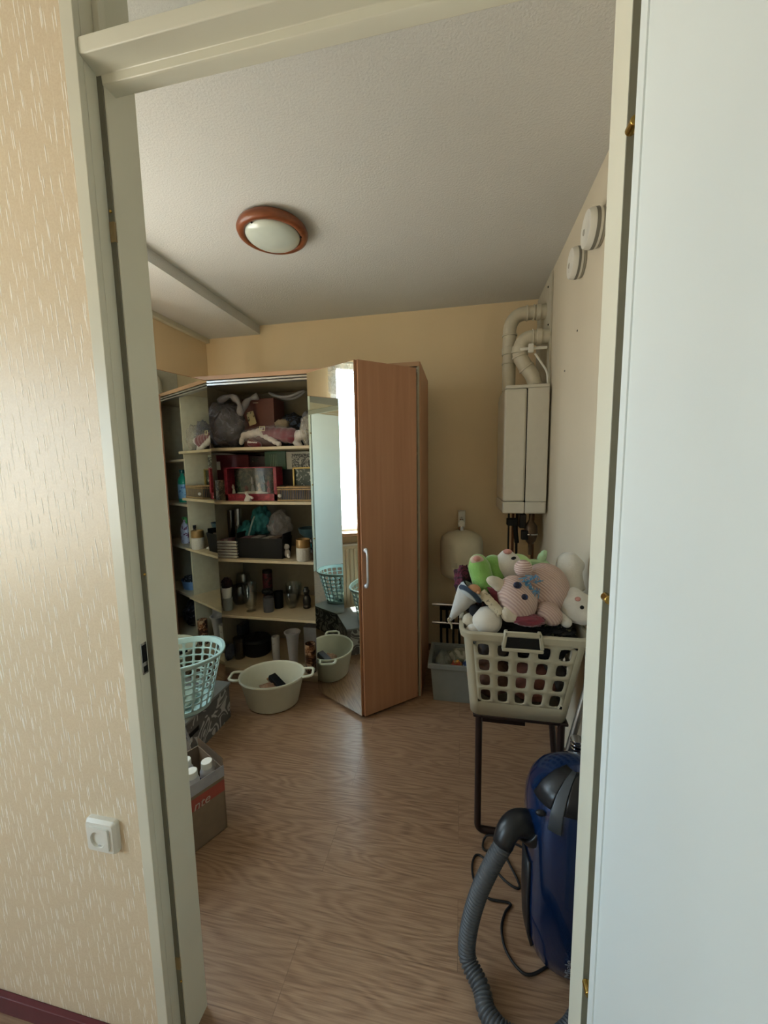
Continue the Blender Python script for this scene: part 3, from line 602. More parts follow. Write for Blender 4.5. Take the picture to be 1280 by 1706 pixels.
o, (x0, x1, z1) = cbox('white_box', 477, 752, 529, 2.46, .18, 1.419, M('white_carton', 'a9a89c', .5), 'white box printed with dark branches beside the green box on the second shelf')
MB().box(x0 + .04, x1, 2.4585, 2.46, 1.43, z1 - .015).build('branch_print', patterned('branch_print', 'a9a89c', '20251f', 34, .46, 3, .5), o)
cbox('storage_box', 442, 779, 529, 2.47, .17, z, M('near_black_carton', '17171c', .5), 'near-black box under the green and white boxes on the second shelf')
# gift box with a window and little figures
t = thing('gift_box', 'red gift box with a picture window showing small winter figures on the second shelf', 'box', (at(417, 830, 2.36).x, 2.38, z))
x0, x1, _, z1 = span(374, 778, 461, 830, 2.34); y0 = 2.34; d_ = .09; fx, fz = .022, .02
mb = MB()
for a in ((x0, x0 + fx, z, z1), (x1 - fx, x1, z, z1), (x0, x1, z, z + .045), (x0, x1, z1 - .008, z1)): mb.box(a[0], a[1], y0, y0 + d_, a[2], a[3])
mb.build('frame', m_rg, t, bevel=.001)
MB().box(x0, x1, y0 + d_, y0 + d_ + .003, z, z1).build('back_card', patterned('forest_card', '15201a', '5a5244', 22, .55, 2, .6, 3, .05), t)
for k, (px, w) in enumerate(((388, .012), (398, .016), (410, .016), (420, .013), (432, .016), (440, .012), (447, .014))):
    c = at(px, 815, y0 + .035); hh = (.05, .075, .045, .09, .06, .10, .07)[k]
    mb = MB(); mb.lathe((c.x, y0 + .045, 0), [(w, z + .046), (w * .9, z + .046 + hh * .3), (w * .5, z + .046 + hh * .62), (.002, z + .046 + hh * .66)], 12); mb.ell((c.x, y0 + .04, z + .046 + hh * .78), w * .72, sub=2); mb.lathe((c.x, y0 + .04, 0), [(w * .8, z + .046 + hh * .88), (.002, z + .046 + hh * 1.25)], 10)
    mb.build('figurine', M(('ivory_resin', 'green_resin', 'red_resin', 'grey_resin')[k % 4], ('b8ab98', '22402c', '6b1f25', '8c8c90')[k % 4], .5), t, smooth=50)
MB().lump(((x0 + x1) / 2, y0 + .03, z + .05), (.115, .022, .012), .1, 4, 2, 4).build('snow_ground', M('fake_snow', 'c4c0b8', .9), t, smooth=180)
MB().box(x0 + fx, x1 - fx, y0 + .001, y0 + .002, z + .045, z1 - .008).build('clear_window', glassy('clear_pane', (0.97, .98, .97), 0.5), t)
t = thing('small_ornament', 'little white cloth bell ornament standing in front of the red gift box', 'ornament', (at(413, 832, 2.3).x, 2.30, z))
c = t.location; MB().lathe((c.x, c.y, 0), [(.026, z), (.022, z + .012), (.012, z + .034), (.004, z + .045)], 14).ell((c.x - .008, c.y, z + .05), (.012, .01, .012), sub=2).cap((c.x + .005, c.y, z + .035), (c.x + .035, c.y - .005, z + .022), .008, .010).build('body', m_wp, t, remesh=.004)
cbox('patterned_box', 359, 800, 375, 2.38, .07, z, patterned('gold_grey_print', '4c463a', '857a64', 45, .5, 2, .6), 'small grey patterned box at the far left of the second shelf')
t = thing('framed_picture', 'gold framed dark green picture leaning at the right of the second shelf', 'picture', (at(506, 800, 2.42).x, 2.44, z + .06))
x0, x1, zz0, zz1 = span(488, 778, 528, 822, 2.42); zz0 = max(zz0, z + .005); mb = MB()
for a in ((x0, x0 + .012, zz0, zz1), (x1 - .012, x1, zz0, zz1), (x0, x1, zz0, zz0 + .012), (x0, x1, zz1 - .012, zz1)): mb.box(a[0], a[1], 2.42, 2.435, a[2], a[3])
mb.build('frame', M('gold_frame', '9a854e', .35, .5), t, bevel=.002); MB().box(x0, x1, 2.436, 2.44, zz0, zz1).build('picture', patterned('white_on_green', '1c3326', '9a9f92', 30, .6, 2, .4), t)
ORD = ['leftmost', 'second from the left', 'third from the left', 'fourth from the left', 'fifth from the left', 'sixth from the left', 'sixth from the right', 'fifth from the right', 'fourth from the right', 'third from the right', 'second from the right', 'rightmost']
def wicker(label, px0, px1, py, y0, dep, zb, n, fills):
    x0, x1, _, z1 = span(px0, py, px1, py + 20, y0); t = thing('wicker_basket', label, 'basket', ((x0 + x1) / 2, y0 + dep / 2, zb))
    mb = MB()
    for zz, r in ((z1, .006), (zb + .006, .006), (zb + (z1 - zb) * .85, .004)):
        mb.tube([(x0, y0, zz), (x1, y0, zz), (x1, y0 + dep, zz), (x0, y0 + dep, zz)], r, 8, close=True)
    mb.build('rim', M('straw', '9a7f58', .7, bump=.5, var=.2), t, smooth=60)
    mb = MB(); m = max(4, int((x1 - x0) / .012))
    for k in range(m + 1):
        x = x0 + (x1 - x0) * k / m
        for yy in (y0, y0 + dep): mb.cyl((x, yy, zb), (x, yy, z1), .0022, seg=5)
    for k in range(1, 8):
        for xx in (x0, x1): mb.cyl((xx, y0 + dep * k / 8, zb), (xx, y0 + dep * k / 8, z1), .0022, seg=5)
    mb.box(x0, x1, y0, y0 + dep, zb, zb + .003); mb.build('weave', M('straw_slats', '7d6c50', .7), t)
    w = (x1 - x0 - .02) / n
    for k in range(n):
        c = ('1b2742', '223358', '2a3550', '141a2c', '4a4a5c')[k % 5]
        MB().box(x0 + .011 + w * k, x0 + .0095 + w * (k + 1), y0 + .012, y0 + dep - .012, zb + .004, z1 - .006 - .004 * (k % 3)).build('booklet', M('blue_cover_' + c, c, .5), None, fills % ORD[k], 'booklet', 'blue booklets in the ' + ('right wicker basket' if px0 > 455 else 'left wicker basket'), bevel=.0008)
    return t
wicker('straw basket full of dark blue booklets at the right of the second shelf', 463, 529, 812, 2.30, .10, T[1], 12, 'thin dark blue booklet in the straw basket on the second shelf, %s')
MB().ell(at(466, 826, 2.285), .012, sub=2).build('cotton_ball', m_wp, None, 'small white pompon at the left end of the straw basket', 'pompon')
# grey bowl behind
c = at(474, 800, 2.44); MB().lathe((c.x, 2.43, 0), [(.02, z + .061), (.035, z + .07), (.05, z + .10), (.046, z + .10), (.03, z + .075), (.002, z + .068)], 24).build('grey_bowl', M('dark_grey_ceramic', '3c3a3c', .4), None, 'dark grey bowl standing behind the straw basket beside the framed picture', 'bowl')
MB().box(c.x - .05, c.x + .05, 2.405, 2.455, z, z + .06).build('small_box', M('near_black_carton', '17171c', .5), None, 'small black box under the dark grey bowl', 'box')
# --- third shelf
z = T[2]
g_clear = glassy('clear_glass', (.97, .985, .975), 1.3, .06, .16); g_smoke = glassy('smoky_glass', (.72, .70, .68), 1.2, .05, .1)
def vessel(name, label, cat, px, pytop, y, rb, rt, zb, mat, lip=.0025, seg=28, foot=None, bulge=0, parent=None):
    p = at(px, pytop, y); h = p.z - zb; n = 8; out = []; inn = []
    for k in range(n + 1):
        t = k / n; r = rb + (rt - rb) * t + bulge * math.sin(math.pi * t)
        out.append((r, zb + h * t)); inn.append((max(r - lip, .001), zb + lip * 2 + (h - lip * 2) * t))
    return MB().lathe((p.x, y, 0), [(.001, zb)] + out + inn[::-1] + [(.001, zb + lip * 2)], seg).build(name, mat, parent, label, cat, smooth=60)
vessel('glass_vase', 'tall clear cylinder vase at the back left of the third shelf', 'vase', 396, 848, 2.55, .028, .028, z, g_clear)
vessel('glass_vase', 'narrow smoky glass vase at the back left of the third shelf behind the white basket', 'vase', 384, 850, 2.58, .024, .026, z, g_smoke)
m_teal = M('teal_fabric', '1f6a70', .75, var=.25, scale=14, bump=.5)
t = thing('teal_bag', 'teal cloth bag with pale handle slumped behind the black crate on the third shelf', 'bag', (at(428, 890, 2.5).x, 2.52, z))
MB().lump(at(415, 888, 2.5), (.075, .07, .085), .25, 2.3, 31, 5, fold=.25).lump(at(437, 868, 2.52), (.075, .07, .10), .25, 2.5, 32, 5, fold=.3).build('cloth', m_teal, t, smooth=180)
MB().tube(spline([at(414, 893, 2.42), at(418, 878, 2.41), at(421, 868, 2.43), at(424, 860, 2.45)], 6), .006, 8).build('strap', M('pale_strap', '8fa0a0', .6), t, label='pale strap', smooth=180)
MB().lump(at(466, 876, 2.48), (.075, .06, .10), .3, 2.3, 41, 5, fold=.35).build('plastic_bag', film('grey_clear_bag', 'a5a3a8', .34, .2, .9), None, 'crumpled translucent plastic bag right of the teal bag on the third shelf', 'bag', smooth=180)
# black crate
t = thing('black_crate', 'black plastic crate with raised ends at the front of the third shelf', 'crate', (at(432, 925, 2.33).x, 2.38, z))
x0, x1, _, z1 = span(392, 897, 471, 920, 2.31); sl = .012
mb = MB(); ya, yb = 2.31, 2.46
def taper_wall(P0, P1, dz=0): pass
for (a, b, c_, d_) in ((x0, x1, ya, ya + .004), (x0, x1, yb - .004, yb), (x0, x0 + .004, ya, yb), (x1 - .004, x1, ya, yb)): mb.box(a, b, c_, d_, z, z1)
mb.box(x0, x1, ya, yb, z, z + .004)
for v in mb.bm.verts:
    if v.co.z < z + .01: v.co.x += sl * (1 if v.co.x < (x0 + x1) / 2 else -1); v.co.y += .01 * (1 if v.co.y < 2.385 else -1)
mb.build('tub', m_black, t, bevel=.001)
for xx in (x0, x1 - .006): MB().box(xx, xx + .006, ya + .01, yb - .01, z1 - .004, z1 + .03).build('end_grip', m_black, t, bevel=.003)
for k, (px, c) in enumerate(((412, '6d4a52'), (430, '8a8480'), (448, '9a938c'), (460, '5a4a40'))):
    p = at(px, 896, 2.38); MB().box(p.x - .028, p.x + .028, 2.335, 2.44, z + .006, z1 - .004 + .004 * (k % 2)).build('folded_paper', M('papers_' + c, c, .7), None, ['mauve card lying at the left in the black crate', 'grey card in the black crate beside the mauve one', 'pale card in the black crate under the clear bag', 'brown card at the right end of the black crate'][k], 'card', bevel=.001)
# white woven basket
t = thing('white_woven_basket', 'white braided basket at the left front of the third shelf', 'basket', (at(378, 925, 2.36).x, 2.37, z))
x0, x1, _, z1 = span(364, 901, 394, 920, 2.30); m_wov = M('white_braid', 'aaa69e', .8, var=.1, bump=.5)
for k in range(6):
    zz = z + .009 + (z1 - z - .01) * k / 5.4
    MB().tube([(x0, 2.30, zz), (x1, 2.30, zz), (x1, 2.42, zz), (x0, 2.42, zz)], lambda i: .0085, 8, close=True).build('braid', m_wov, t, smooth=60)
for k, (px, py, c) in enumerate(((370, 899, '6e4a50'), (379, 897, '9a8478'), (387, 898, '7a5058'))):
    p = at(px, py, 2.35); MB().box(x0 + .004 + k * .03, x0 + .030 + k * .03, 2.315, 2.40, z + .01, z1 + .003 * (k + 1)).build('soap_pack', M('pack_' + c, c, .5), None, ['mauve pack at the left in the white braided basket', 'beige pack in the middle of the white braided basket', 'rose pack at the right in the white braided basket'][k], 'pack', bevel=.002)
# ceramic cup with gold band
t = thing('ceramic_pot', 'white embossed pot with a broad gold band at the right front of the third shelf', 'pot', (at(505, 935, 2.31).x, 2.31, z))
p = at(505, 898, 2.31); h = p.z - z; r = .046
MB().lathe((p.x, 2.31, 0), [(.002, z), (r * .92, z), (r, z + .008), (r, z + h * .62), (r - .0005, z + h * .62), (.002, z + h * .62)], 40).build('body', M('embossed_ceramic', 'bdb6a8', .6, var=.05, bump=1.0, bscale=70), t)
MB().lathe((p.x, 2.31, 0), [(r * .985, z + h * .625), (r * .985, z + h * .98), (r * .955, z + h), (r * .93, z + h * .98), (r * .93, z + h * .63)], 40, closed=True).build('gold_band', M('dull_gold', '8a6a3c', .4, .4), t)
t = thing('plush_toy', 'small white plush sitting between the black crate and the gold-banded pot', 'plush toy', (at(478, 925, 2.36).x, 2.37, z))
a = at(477, 912, 2.36); MB().ell((a.x, 2.37, z + .03), (.022, .02, .03)).ell((a.x + .004, 2.36, z + .075), .02).cap((a.x - .01, 2.355, z + .09), (a.x - .016, 2.355, z + .115), .007, .004).cap((a.x + .018, 2.35, z + .02), (a.x + .03, 2.33, z + .014), .011).build('body', m_wp, t, remesh=.004)
m_btx = striped('blue_white_textile', '27333c', '7c868c', 5, 'Z', .8, .5, .2, 4)
for k, (pz, c) in enumerate(((.04, m_btx), (.075, m_teal), (.108, M('grey_towel', '6e7074', .9, bump=.5)))):
    a = at(512, 880, 2.50); MB().lump((a.x + .01, 2.54, z + pz - .015), (.09, .09, .022), .08, 2.5, 50 + k, 4).build('folded_towel', c, None, ['folded dark striped towel, lowest of the stack at the right of the third shelf', 'folded teal towel in the middle of the stack at the right of the third shelf', 'folded grey towel on top of the stack at the right of the third shelf'][k], 'towel', smooth=180)
a = at(512, 852, 2.48); MB().lathe((a.x + .01, 2.5, 0), [(.04, z + .118), (.075, z + .15), (.085, z + .185), (.08, z + .185), (.07, z + .155), (.002, z + .125)], 28).build('blue_bowl', M('blue_grey_ceramic', '39535c', .4), None, 'blue-grey bowl on top of the towel stack on the third shelf', 'bowl')
# amber bottle and white tube near the partition (seen in the left mirror)
t = thing('amber_bottle', 'slim dark amber bottle near the right end of the third shelf, seen in the mirror', 'bottle', (-.93, 2.325, z))
MB().lathe((-.93, 2.325, 0), [(.002, z), (.019, z), (.02, z + .005), (.02, z + .12), (.009, z + .14), (.009, z + .15), (.002, z + .15)], 20).build('body', M('amber_glass', '2c1210', .15), t); MB().cyl((-.93, 2.325, z + .15), (-.93, 2.325, z + .172), .012).build('cap', m_black, t)
t = thing('lotion_tube', 'white and beige tube standing beside the dark amber bottle, seen in the mirror', 'tube', (-.985, 2.30, z))
MB().cyl((-.985, 2.30, z), (-.985, 2.30, z + .075), .019, .018, 20).build('body', m_white, t); MB().cyl((-.985, 2.30, z + .075), (-.985, 2.30, z + .11), .018, .017, 20).build('cap', M('beige_cap', 'a59b7c', .4), t)
# --- fourth shelf
z = T[3]
t = thing('flower_pot', 'white flower pot filled with dark red at the left of the fourth shelf', 'pot', (at(378, 990, 2.36).x, 2.36, z + .09))
p = at(377, 972, 2.36); MB().lathe((p.x, 2.36, 0), [(.002, z + .088), (.028, z + .088), (.038, z + .165), (.034, z + .165), (.03, z + .13), (.002, z + .128)], 28).build('pot', m_white, t)
MB().lump((p.x - .002, 2.37, z + .185), (.035, .035, .045), .35, 4, 61, 4).build('dried_flowers', M('dark_red_petals', '2c0d10', .8, var=.3), t, smooth=180)
vessel('white_mug', 'off-white cup standing under the flower pot at the left of the fourth shelf', 'cup', 379, 995, 2.36, .032, .036, z, M('grey_white_ceramic', '8e918a', .4), .003)
t = thing('footed_vase', 'big clear footed glass vase in the front of the fourth shelf', 'vase', (at(417, 1025, 2.36).x, 2.36, z))
p = at(416, 972, 2.36); h = p.z - z
MB().lathe((p.x, 2.36, 0), [(.002, z), (.030, z), (.031, z + .006), (.012, z + .012), (.012, z + .018), (.036, z + .04), (.045, z + h * .6), (.048, z + h), (.0455, z + h), (.042, z + h * .6), (.032, z + .05), (.002, z + .03)], 32).build('glass', g_clear, t, smooth=60)
vessel('glass_bowl', 'smoky round glass bowl behind the footed vase on the fourth shelf', 'bowl', 400, 975, 2.50, .045, .055, z, g_smoke, .003, bulge=.015)
vessel('glass_goblet', 'clear thin glass at the back of the fourth shelf above the smoky bowl', 'glass', 405, 955, 2.62, .03, .045, z, g_clear, .002, bulge=.02)
vessel('grey_jar', 'grey ceramic jar with dark rim right of the footed vase on the fourth shelf', 'jar', 447, 995, 2.38, .035, .037, z, M('slate_ceramic', '4c4e55', .45), .003)
t = thing('spice_jar', 'tall dark red jar at the back of the fourth shelf', 'jar', (at(446, 1000, 2.55).x, 2.56, z))
p = at(444, 950, 2.55); MB().cyl((p.x, 2.56, z), (p.x, 2.56, p.z - .02), .035, .035, 24).build('body', patterned('red_black_print', '1c0f12', '5a1a24', 30, .5, 2, .4), t); MB().cyl((p.x, 2.56, p.z - .02), (p.x, 2.56, p.z), .036, .034, 24).build('lid', m_black, t)
MB().lump(at(446, 985, 2.40), (.038, .03, .02), .35, 4, 63, 4).build('black_sponge', m_black, None, 'black crumpled cloth lying on the grey jar on the fourth shelf', 'cloth', smooth=180)
vessel('black_cup', 'black cup beside the grey jar on the fourth shelf', 'cup', 464, 985, 2.46, .03, .034, z, m_black, .003)
for k, (px, py, rt) in enumerate(((486, 985, .052), (489, 972, .058))):
    zb = z if k == 0 else z + .034
    vessel('glass_bowl', ['clear glass bowl at the right of the fourth shelf, lower of two stacked', 'clear glass bowl at the right of the fourth shelf, upper of two stacked'][k], 'bowl', px, py, 2.48, .028, rt, zb, g_clear, .003, bulge=.008)
t = thing('figurine', 'dark standing figurine at the right end of the fourth shelf', 'figurine', (at(510, 1000, 2.48).x, 2.48, z))
p = at(510, 962, 2.48); mb = MB().ell((p.x, 2.48, z + .05), (.03, .026, .055)).ell((p.x, 2.475, z + .115), .022).cyl((p.x, 2.475, z + .125), (p.x, 2.475, z + .155), .02, .017).ell((p.x, 2.475, z + .127), (.03, .03, .005)).cyl((p.x, 2.48, z + .001), (p.x, 2.48, z + .02), .03); mb.build('body', M('dark_bronze', '16120f', .4), t, remesh=.005)
# --- bottom
z = T[4]
vessel('tall_glass_vase', 'tall clear glass vase at the left of the wardrobe bottom', 'vase', 398, 1062, 2.40, .035, .042, z, g_smoke, .003)
t = thing('cooking_pot', 'black pot with lid in the dark at the wardrobe bottom', 'pot', (at(430, 1090, 2.5).x, 2.5, z))
p = at(428, 1058, 2.5); MB().lathe((p.x, 2.5, 0), [(.002, z), (.09, z), (.098, z + .01), (.1, p.z - .03), (.102, p.z - .028), (.002, p.z - .028)], 36).build('body', m_black, t); MB().lathe((p.x, 2.5, 0), [(.103, p.z - .027), (.09, p.z - .012), (.03, p.z - .002), (.012, p.z + .01), (.014, p.z + .022), (.002, p.z + .024)], 36).build('lid', m_black, t)
vessel('white_tumbler', 'tall white tumbler with faint print behind the washing tub', 'tumbler', 459, 1060, 2.34, .024, .027, z, patterned('pale_print', 'a9a6a2', '8e8580', 20, .62, 1, .5), .003)
t = thing('white_vase', 'white vase with broad flat rim behind the washing tub', 'vase', (at(486, 1095, 2.36).x, 2.36, z))
p = at(487, 1052, 2.36); h = p.z - z; MB().lathe((p.x, 2.36, 0), [(.002, z), (.026, z), (.036, z + h * .6), (.044, z + h * .9), (.055, z + h * .97), (.056, z + h), (.048, z + h), (.038, z + h * .9), (.002, z + h * .88)], 36).build('body', M('grey_white_china', 'a5a2a2', .4, var=.03), t, smooth=60)
t = thing('patterned_vase', 'brown and cream patterned vase at the right of the wardrobe bottom', 'vase', (at(518, 1110, 2.31).x, 2.31, z))
p = at(517, 1072, 2.31); MB().lathe((p.x, 2.31, 0), [(.002, z), (.035, z), (.037, z + .005), (.037, p.z), (.034, p.z), (.033, z + .03), (.002, z + .02)], 32).build('body', patterned('brown_cream_print', '3a1f14', '9a6a48', 22, .5, 2, .4, 2, .05, 'b59c80'), t)
cbox('white_box', 506, 1046, 540, 2.42, .14, z, M('grey_white_carton', '94949a', .6), 'white box with a slanted fold behind the brown patterned vase')
cbox('grey_box', 388, 1042, 404, 2.62, .1, z, M('dark_grey_carton', '46484d', .6), 'dark grey box at the far back of the wardrobe bottom')
MB().lump((at(382, 1085, 2.36).x, 2.37, z + .055), (.025, .05, .06), .2, 2.5, 71, 4, flat=-.055).build('grey_bag', M('grey_bag_cloth', '4b4c54', .6, var=.2), None, 'small grey bag at the left end of the wardrobe bottom', 'bag', smooth=180)
# --- right bay, behind the folded doors (seen in the mirrors)
t = thing('green_bottle', 'green cleaning bottle with pale blue label in the right bay of the wardrobe', 'bottle', (-.60, 2.40, TR[1])); z = TR[1]
MB().rings([[Vector((-.60 + a * sx_, 2.40 + b * .035 * sx_ / .05, zz)) for a, b in [(math.cos(q), math.sin(q)) for q in [2 * math.pi * k / 24 for k in range(24)]]] for sx_, zz in ((.048, z), (.05, z + .01), (.05, z + .17), (.04, z + .20), (.017, z + .225), (.016, z + .24))]).build('body', M('green_plastic', '1f8a6c', .3), t, smooth=60)
MB().cyl((-.60, 2.40, z + .24), (-.60, 2.40, z + .27), .02).build('cap', M('dark_green_plastic', '0f4c44', .3), t)
MB().rings([[Vector((-.60 + math.cos(q) * .0508, 2.40 + math.sin(q) * .0358, zz)) for q in [2 * math.pi * k / 24 for k in range(24)]] for zz in (z + .03, z + .15)], caps=False).build('label', patterned('bottle_label', '7fa8c4', '4a6a9a', 30, .6, 1, .5), t)
z = TR[2]
t = thing('spray_bottle', 'white and green bottle with printed label in the right bay of the wardrobe', 'bottle', (-.58, 2.40, z))
MB().lathe((-.58, 2.40, 0), [(.002, z), (.045, z), (.046, z + .01), (.046, z + .12), (.03, z + .16), (.014, z + .18), (.012, z + .20), (.002, z + .2)], 24, sy=.7).build('body', patterned('floral_pack', 'b4b4c4', '6d3a55', 24, .56, 1, .4), t)
MB().box(-.61, -.56, 2.39, 2.41, z + .2, z + .222).box(-.62, -.612, 2.392, 2.408, z + .17, z + .215).build('trigger', M('leaf_green_plastic', '4f9a4a', .4), t, bevel=.003)
z = TR[3]
t = thing('blue_tray', 'pale blue plastic tray full of small things in the right bay of the wardrobe', 'tray', (-.58, 2.42, z))
mb = MB().lathe((-.58, 2.42, 0), [(.002, z), (.085, z), (.10, z + .07), (.104, z + .07), (.104, z + .075), (.096, z + .073), (.08, z + .006), (.002, z + .006)], 28, sy=.7); mb.build('tray', M('pale_blue_plastic', '6f8fb5', .4), t)
MB().lump((-.58, 2.42, z + .07), (.07, .05, .04), .4, 4, 81, 4).build('oddments', patterned('dark_oddments', '15161c', '8a8c94', 22, .6, 2, .6), None, 'heap of dark and white oddments in the pale blue tray', 'oddments', smooth=180, kind='stuff')
z = TR[4]
MB().lump((-.58, 2.45, z + .11), (.13, .10, .12), .25, 2.5, 82, 4, flat=-.11, fold=.2).build('dark_bag', patterned('dark_bag_film', '0d0d12', '5b5560', 12, .6, 2, .3), None, 'dark shiny bag at the bottom of the wardrobe right bay', 'bag', smooth=180)
MB().box(-.80, -.74, 2.42, 2.60, TR[0], TR[0] + .21).build('brown_folder', M('brown_folder_board', '5d4530', .7), None, 'narrow brown folder standing on the upper shelf of the wardrobe right bay', 'folder', bevel=.002)
# ================================================================= FLOOR THINGS, LEFT
# white oval washing tub
t = thing('washing_tub', 'off-white oval washing tub with two handles on the floor before the shelves', 'tub', (-1.113, 2.02, 0))
m_tub = M('ivory_plastic', 'd3d2bd', .35, var=.02); ta = math.radians(16)
C0 = (-1.118, 2.030, 0)
MB().lathe(C0, [(.002, .002), (.72, .002), (.78, .012), (.97, .170), (1.02, .176), (1.03, .184), (1.02, .190), (.98, .189), (.955, .180), (.76, .018), (.71, .008), (.002, .008)], 56, sx=.192, sy=.158, rot=ta).build('tub', m_tub, t, smooth=60)
for sgn in (-1, 1):
    def hp_(u, w, z): x = sgn * (.192 + u); return (C0[0] + x * math.cos(ta) - w * math.sin(ta), C0[1] + x * math.sin(ta) + w * math.cos(ta), z)
    MB().tube([hp_(-.005, -.05, .183), hp_(.022, -.05, .184), hp_(.045, -.044, .186), hp_(.054, -.03, .187), hp_(.054, .03, .187), hp_(.045, .044, .186), hp_(.022, .05, .184), hp_(-.005, .05, .183)], .0085, 8).build('handle', m_tub, t, smooth=180)
br = thing('hand_brush', 'black hand brush with wooden back lying in the washing tub', 'brush', (-1.10, 2.0, .01))
bq = at(462, 1139, 2.07); mtx = Matrix.Translation(bq - Vector((0, 0, .02))) @ Matrix.Rotation(-.5, 4, 'Z') @ Matrix.Rotation(.3, 4, 'Y')
MB().box(-.09, .05, -.022, .022, 0, .012, mtx).build('back', wood('brush_wood', '6d4a30', '8d6642', 'x'), br, bevel=.004)
MB().box(-.07, .05, -.024, .024, .012, .045, Matrix.Translation((.0, .0, .002)) @ mtx).build('bristles', m_black, br, bevel=.004)
rq = at(447, 1144, 2.03); MB().lump((rq.x, rq.y, rq.z - .03), (.055, .05, .045), .3, 3, 91, 4, fold=.2).build('rag', M('brown_rag', '8a6a50', .9, var=.2), None, 'small brown rag lying on the bottom of the washing tub', 'rag', smooth=180)
# patterned storage box
t = thing('patterned_box', 'grey storage box with white floral scrolls under the mint laundry basket', 'box', (-1.52, 1.59, 0))
def damask():
    t_ = NT('floral_scroll_print'); co = t_.coord()
    nz = t_.n('ShaderNodeTexNoise'); t_.l(co, nz.inputs['Vector']); nz.inputs['Scale'].default_value = 9; nz.inputs['Distortion'].default_value = 1.0; nz.inputs['Detail'].default_value = .5
    w = t_.math('SINE', t_.math('MULTIPLY', nz.outputs['Fac'], 42)); n2 = t_.n('ShaderNodeTexNoise'); t_.l(co, n2.inputs['Vector']); n2.inputs['Scale'].default_value = 11; n2.inputs['Detail'].default_value = .3
    f = t_.math('MULTIPLY', t_.math('GREATER_THAN', w, .25), t_.math('GREATER_THAN', n2.outputs['Fac'], .40))
    mx = t_.n('ShaderNodeMix', data_type='RGBA'); t_.l(f, mx.inputs['Factor']); mx.inputs['A'].default_value = lin('5c5b5a'); mx.inputs['B'].default_value = lin('b5b4ae')
    t_.l(mx.outputs['Result'], t_.b.inputs['Base Color']); t_.b.inputs['Roughness'].default_value = .5; return t_.m
m_dam = damask()
mb = MB(); yh0, yh1, zh0, zh1 = 1.50, 1.60, .105, .135
for a in ((1.33, yh0, 0, .205), (yh1, 1.862, 0, .205), (yh0, yh1, 0, zh0), (yh0, yh1, zh1, .205)): mb.box(-1.306, -1.300, *a)
mb.box(-1.74, -1.306, 1.33, 1.336, 0, .205).box(-1.74, -1.306, 1.856, 1.862, 0, .205).box(-1.74, -1.735, 1.336, 1.856, 0, .205).box(-1.735, -1.306, 1.336, 1.856, 0, .004)
mb.build('carton', m_dam, t)
MB().box(-1.745, -1.292, 1.325, 1.868, .198, .212).build('lid', M('grey_lid_board', '7e807d', .55, var=.03), t, bevel=.002)
MB().box(-1.32, -1.3065, yh0 - .01, yh1 + .01, zh0 - .01, zh1 + .01).build('hand_hole', m_black, t)
# mint laundry basket
t = thing('laundry_basket', 'mint green perforated laundry basket standing on the patterned box', 'laundry basket', (-1.47, 1.655, .2125))
m_mint = M('mint_plastic', 'a9c6c2', .35, var=.03); BC = Vector((-1.425, 1.595, 0)); zb_, zt_ = .2135, .505
def oval(u, z):
    k = (z - zb_) / (zt_ - zb_); a = 2 * math.pi * u; rx = .165 + .070 * k; ry = .118 + .058 * k; n_ = 2.4
    c, s_ = math.cos(a), math.sin(a); m = (abs(c) ** n_ + abs(s_) ** n_) ** (1 / n_)
    x, y_ = rx * c / m, ry * s_ / m; r_ = math.radians(38)
    return BC + Vector((x * math.cos(r_) - y_ * math.sin(r_), x * math.sin(r_) + y_ * math.cos(r_), z))
mb = MB(); mb.holed(lambda u, v: oval(u % 1.0, zb_ + .022 + (zt_ - .045 - zb_) * v), 28, 7, (.78, .83), per=2); mb.build('lattice', m_mint, t, solid=.0035, smooth=50)
mb = MB(); N_ = 64
mb.rings([[oval(k / N_, z_) * 1 + (oval(k / N_, z_) - BC - Vector((0, 0, z_))) * e for k in range(N_)] for z_, e in ((zt_ - .026, 0), (zt_ - .02, .05), (zt_ - .004, .075), (zt_, .06), (zt_, .0), (zt_ - .024, -.02))], close=True); mb.build('rim', m_mint, t, smooth=50)
mb = MB(); mb.rings([[oval(k / N_, z_) for k in range(N_)] for z_ in (zb_, zb_ + .024)]); mb.build('bottom', m_mint, t)
MB().lump((BC.x - .02, BC.y, .26), (.12, .10, .035), .25, 3, 95, 4).build('laundry', M('pale_green_cloth', '9fae9d', .9, var=.1), None, 'pale crumpled cloth at the bottom of the mint laundry basket', 'cloth', smooth=180)
# white bag hanging at the near side
MB().lump((-1.19, 1.33, .20), (.045, .05, .115), .2, 2.6, 97, 4, fold=.25).build('plastic_sack', film('white_bag_film', 'b9b6b6', .42, .3, .8), None, 'limp whitish plastic bag hanging between the door frame and the patterned box', 'bag', smooth=180)
MB().box(-1.215, -1.165, 1.30, 1.36, 0, .10).build('shoe_box', M('grey_white_carton', '94949a', .6), None, 'small grey carton standing behind the brown carton under the limp bag', 'box')
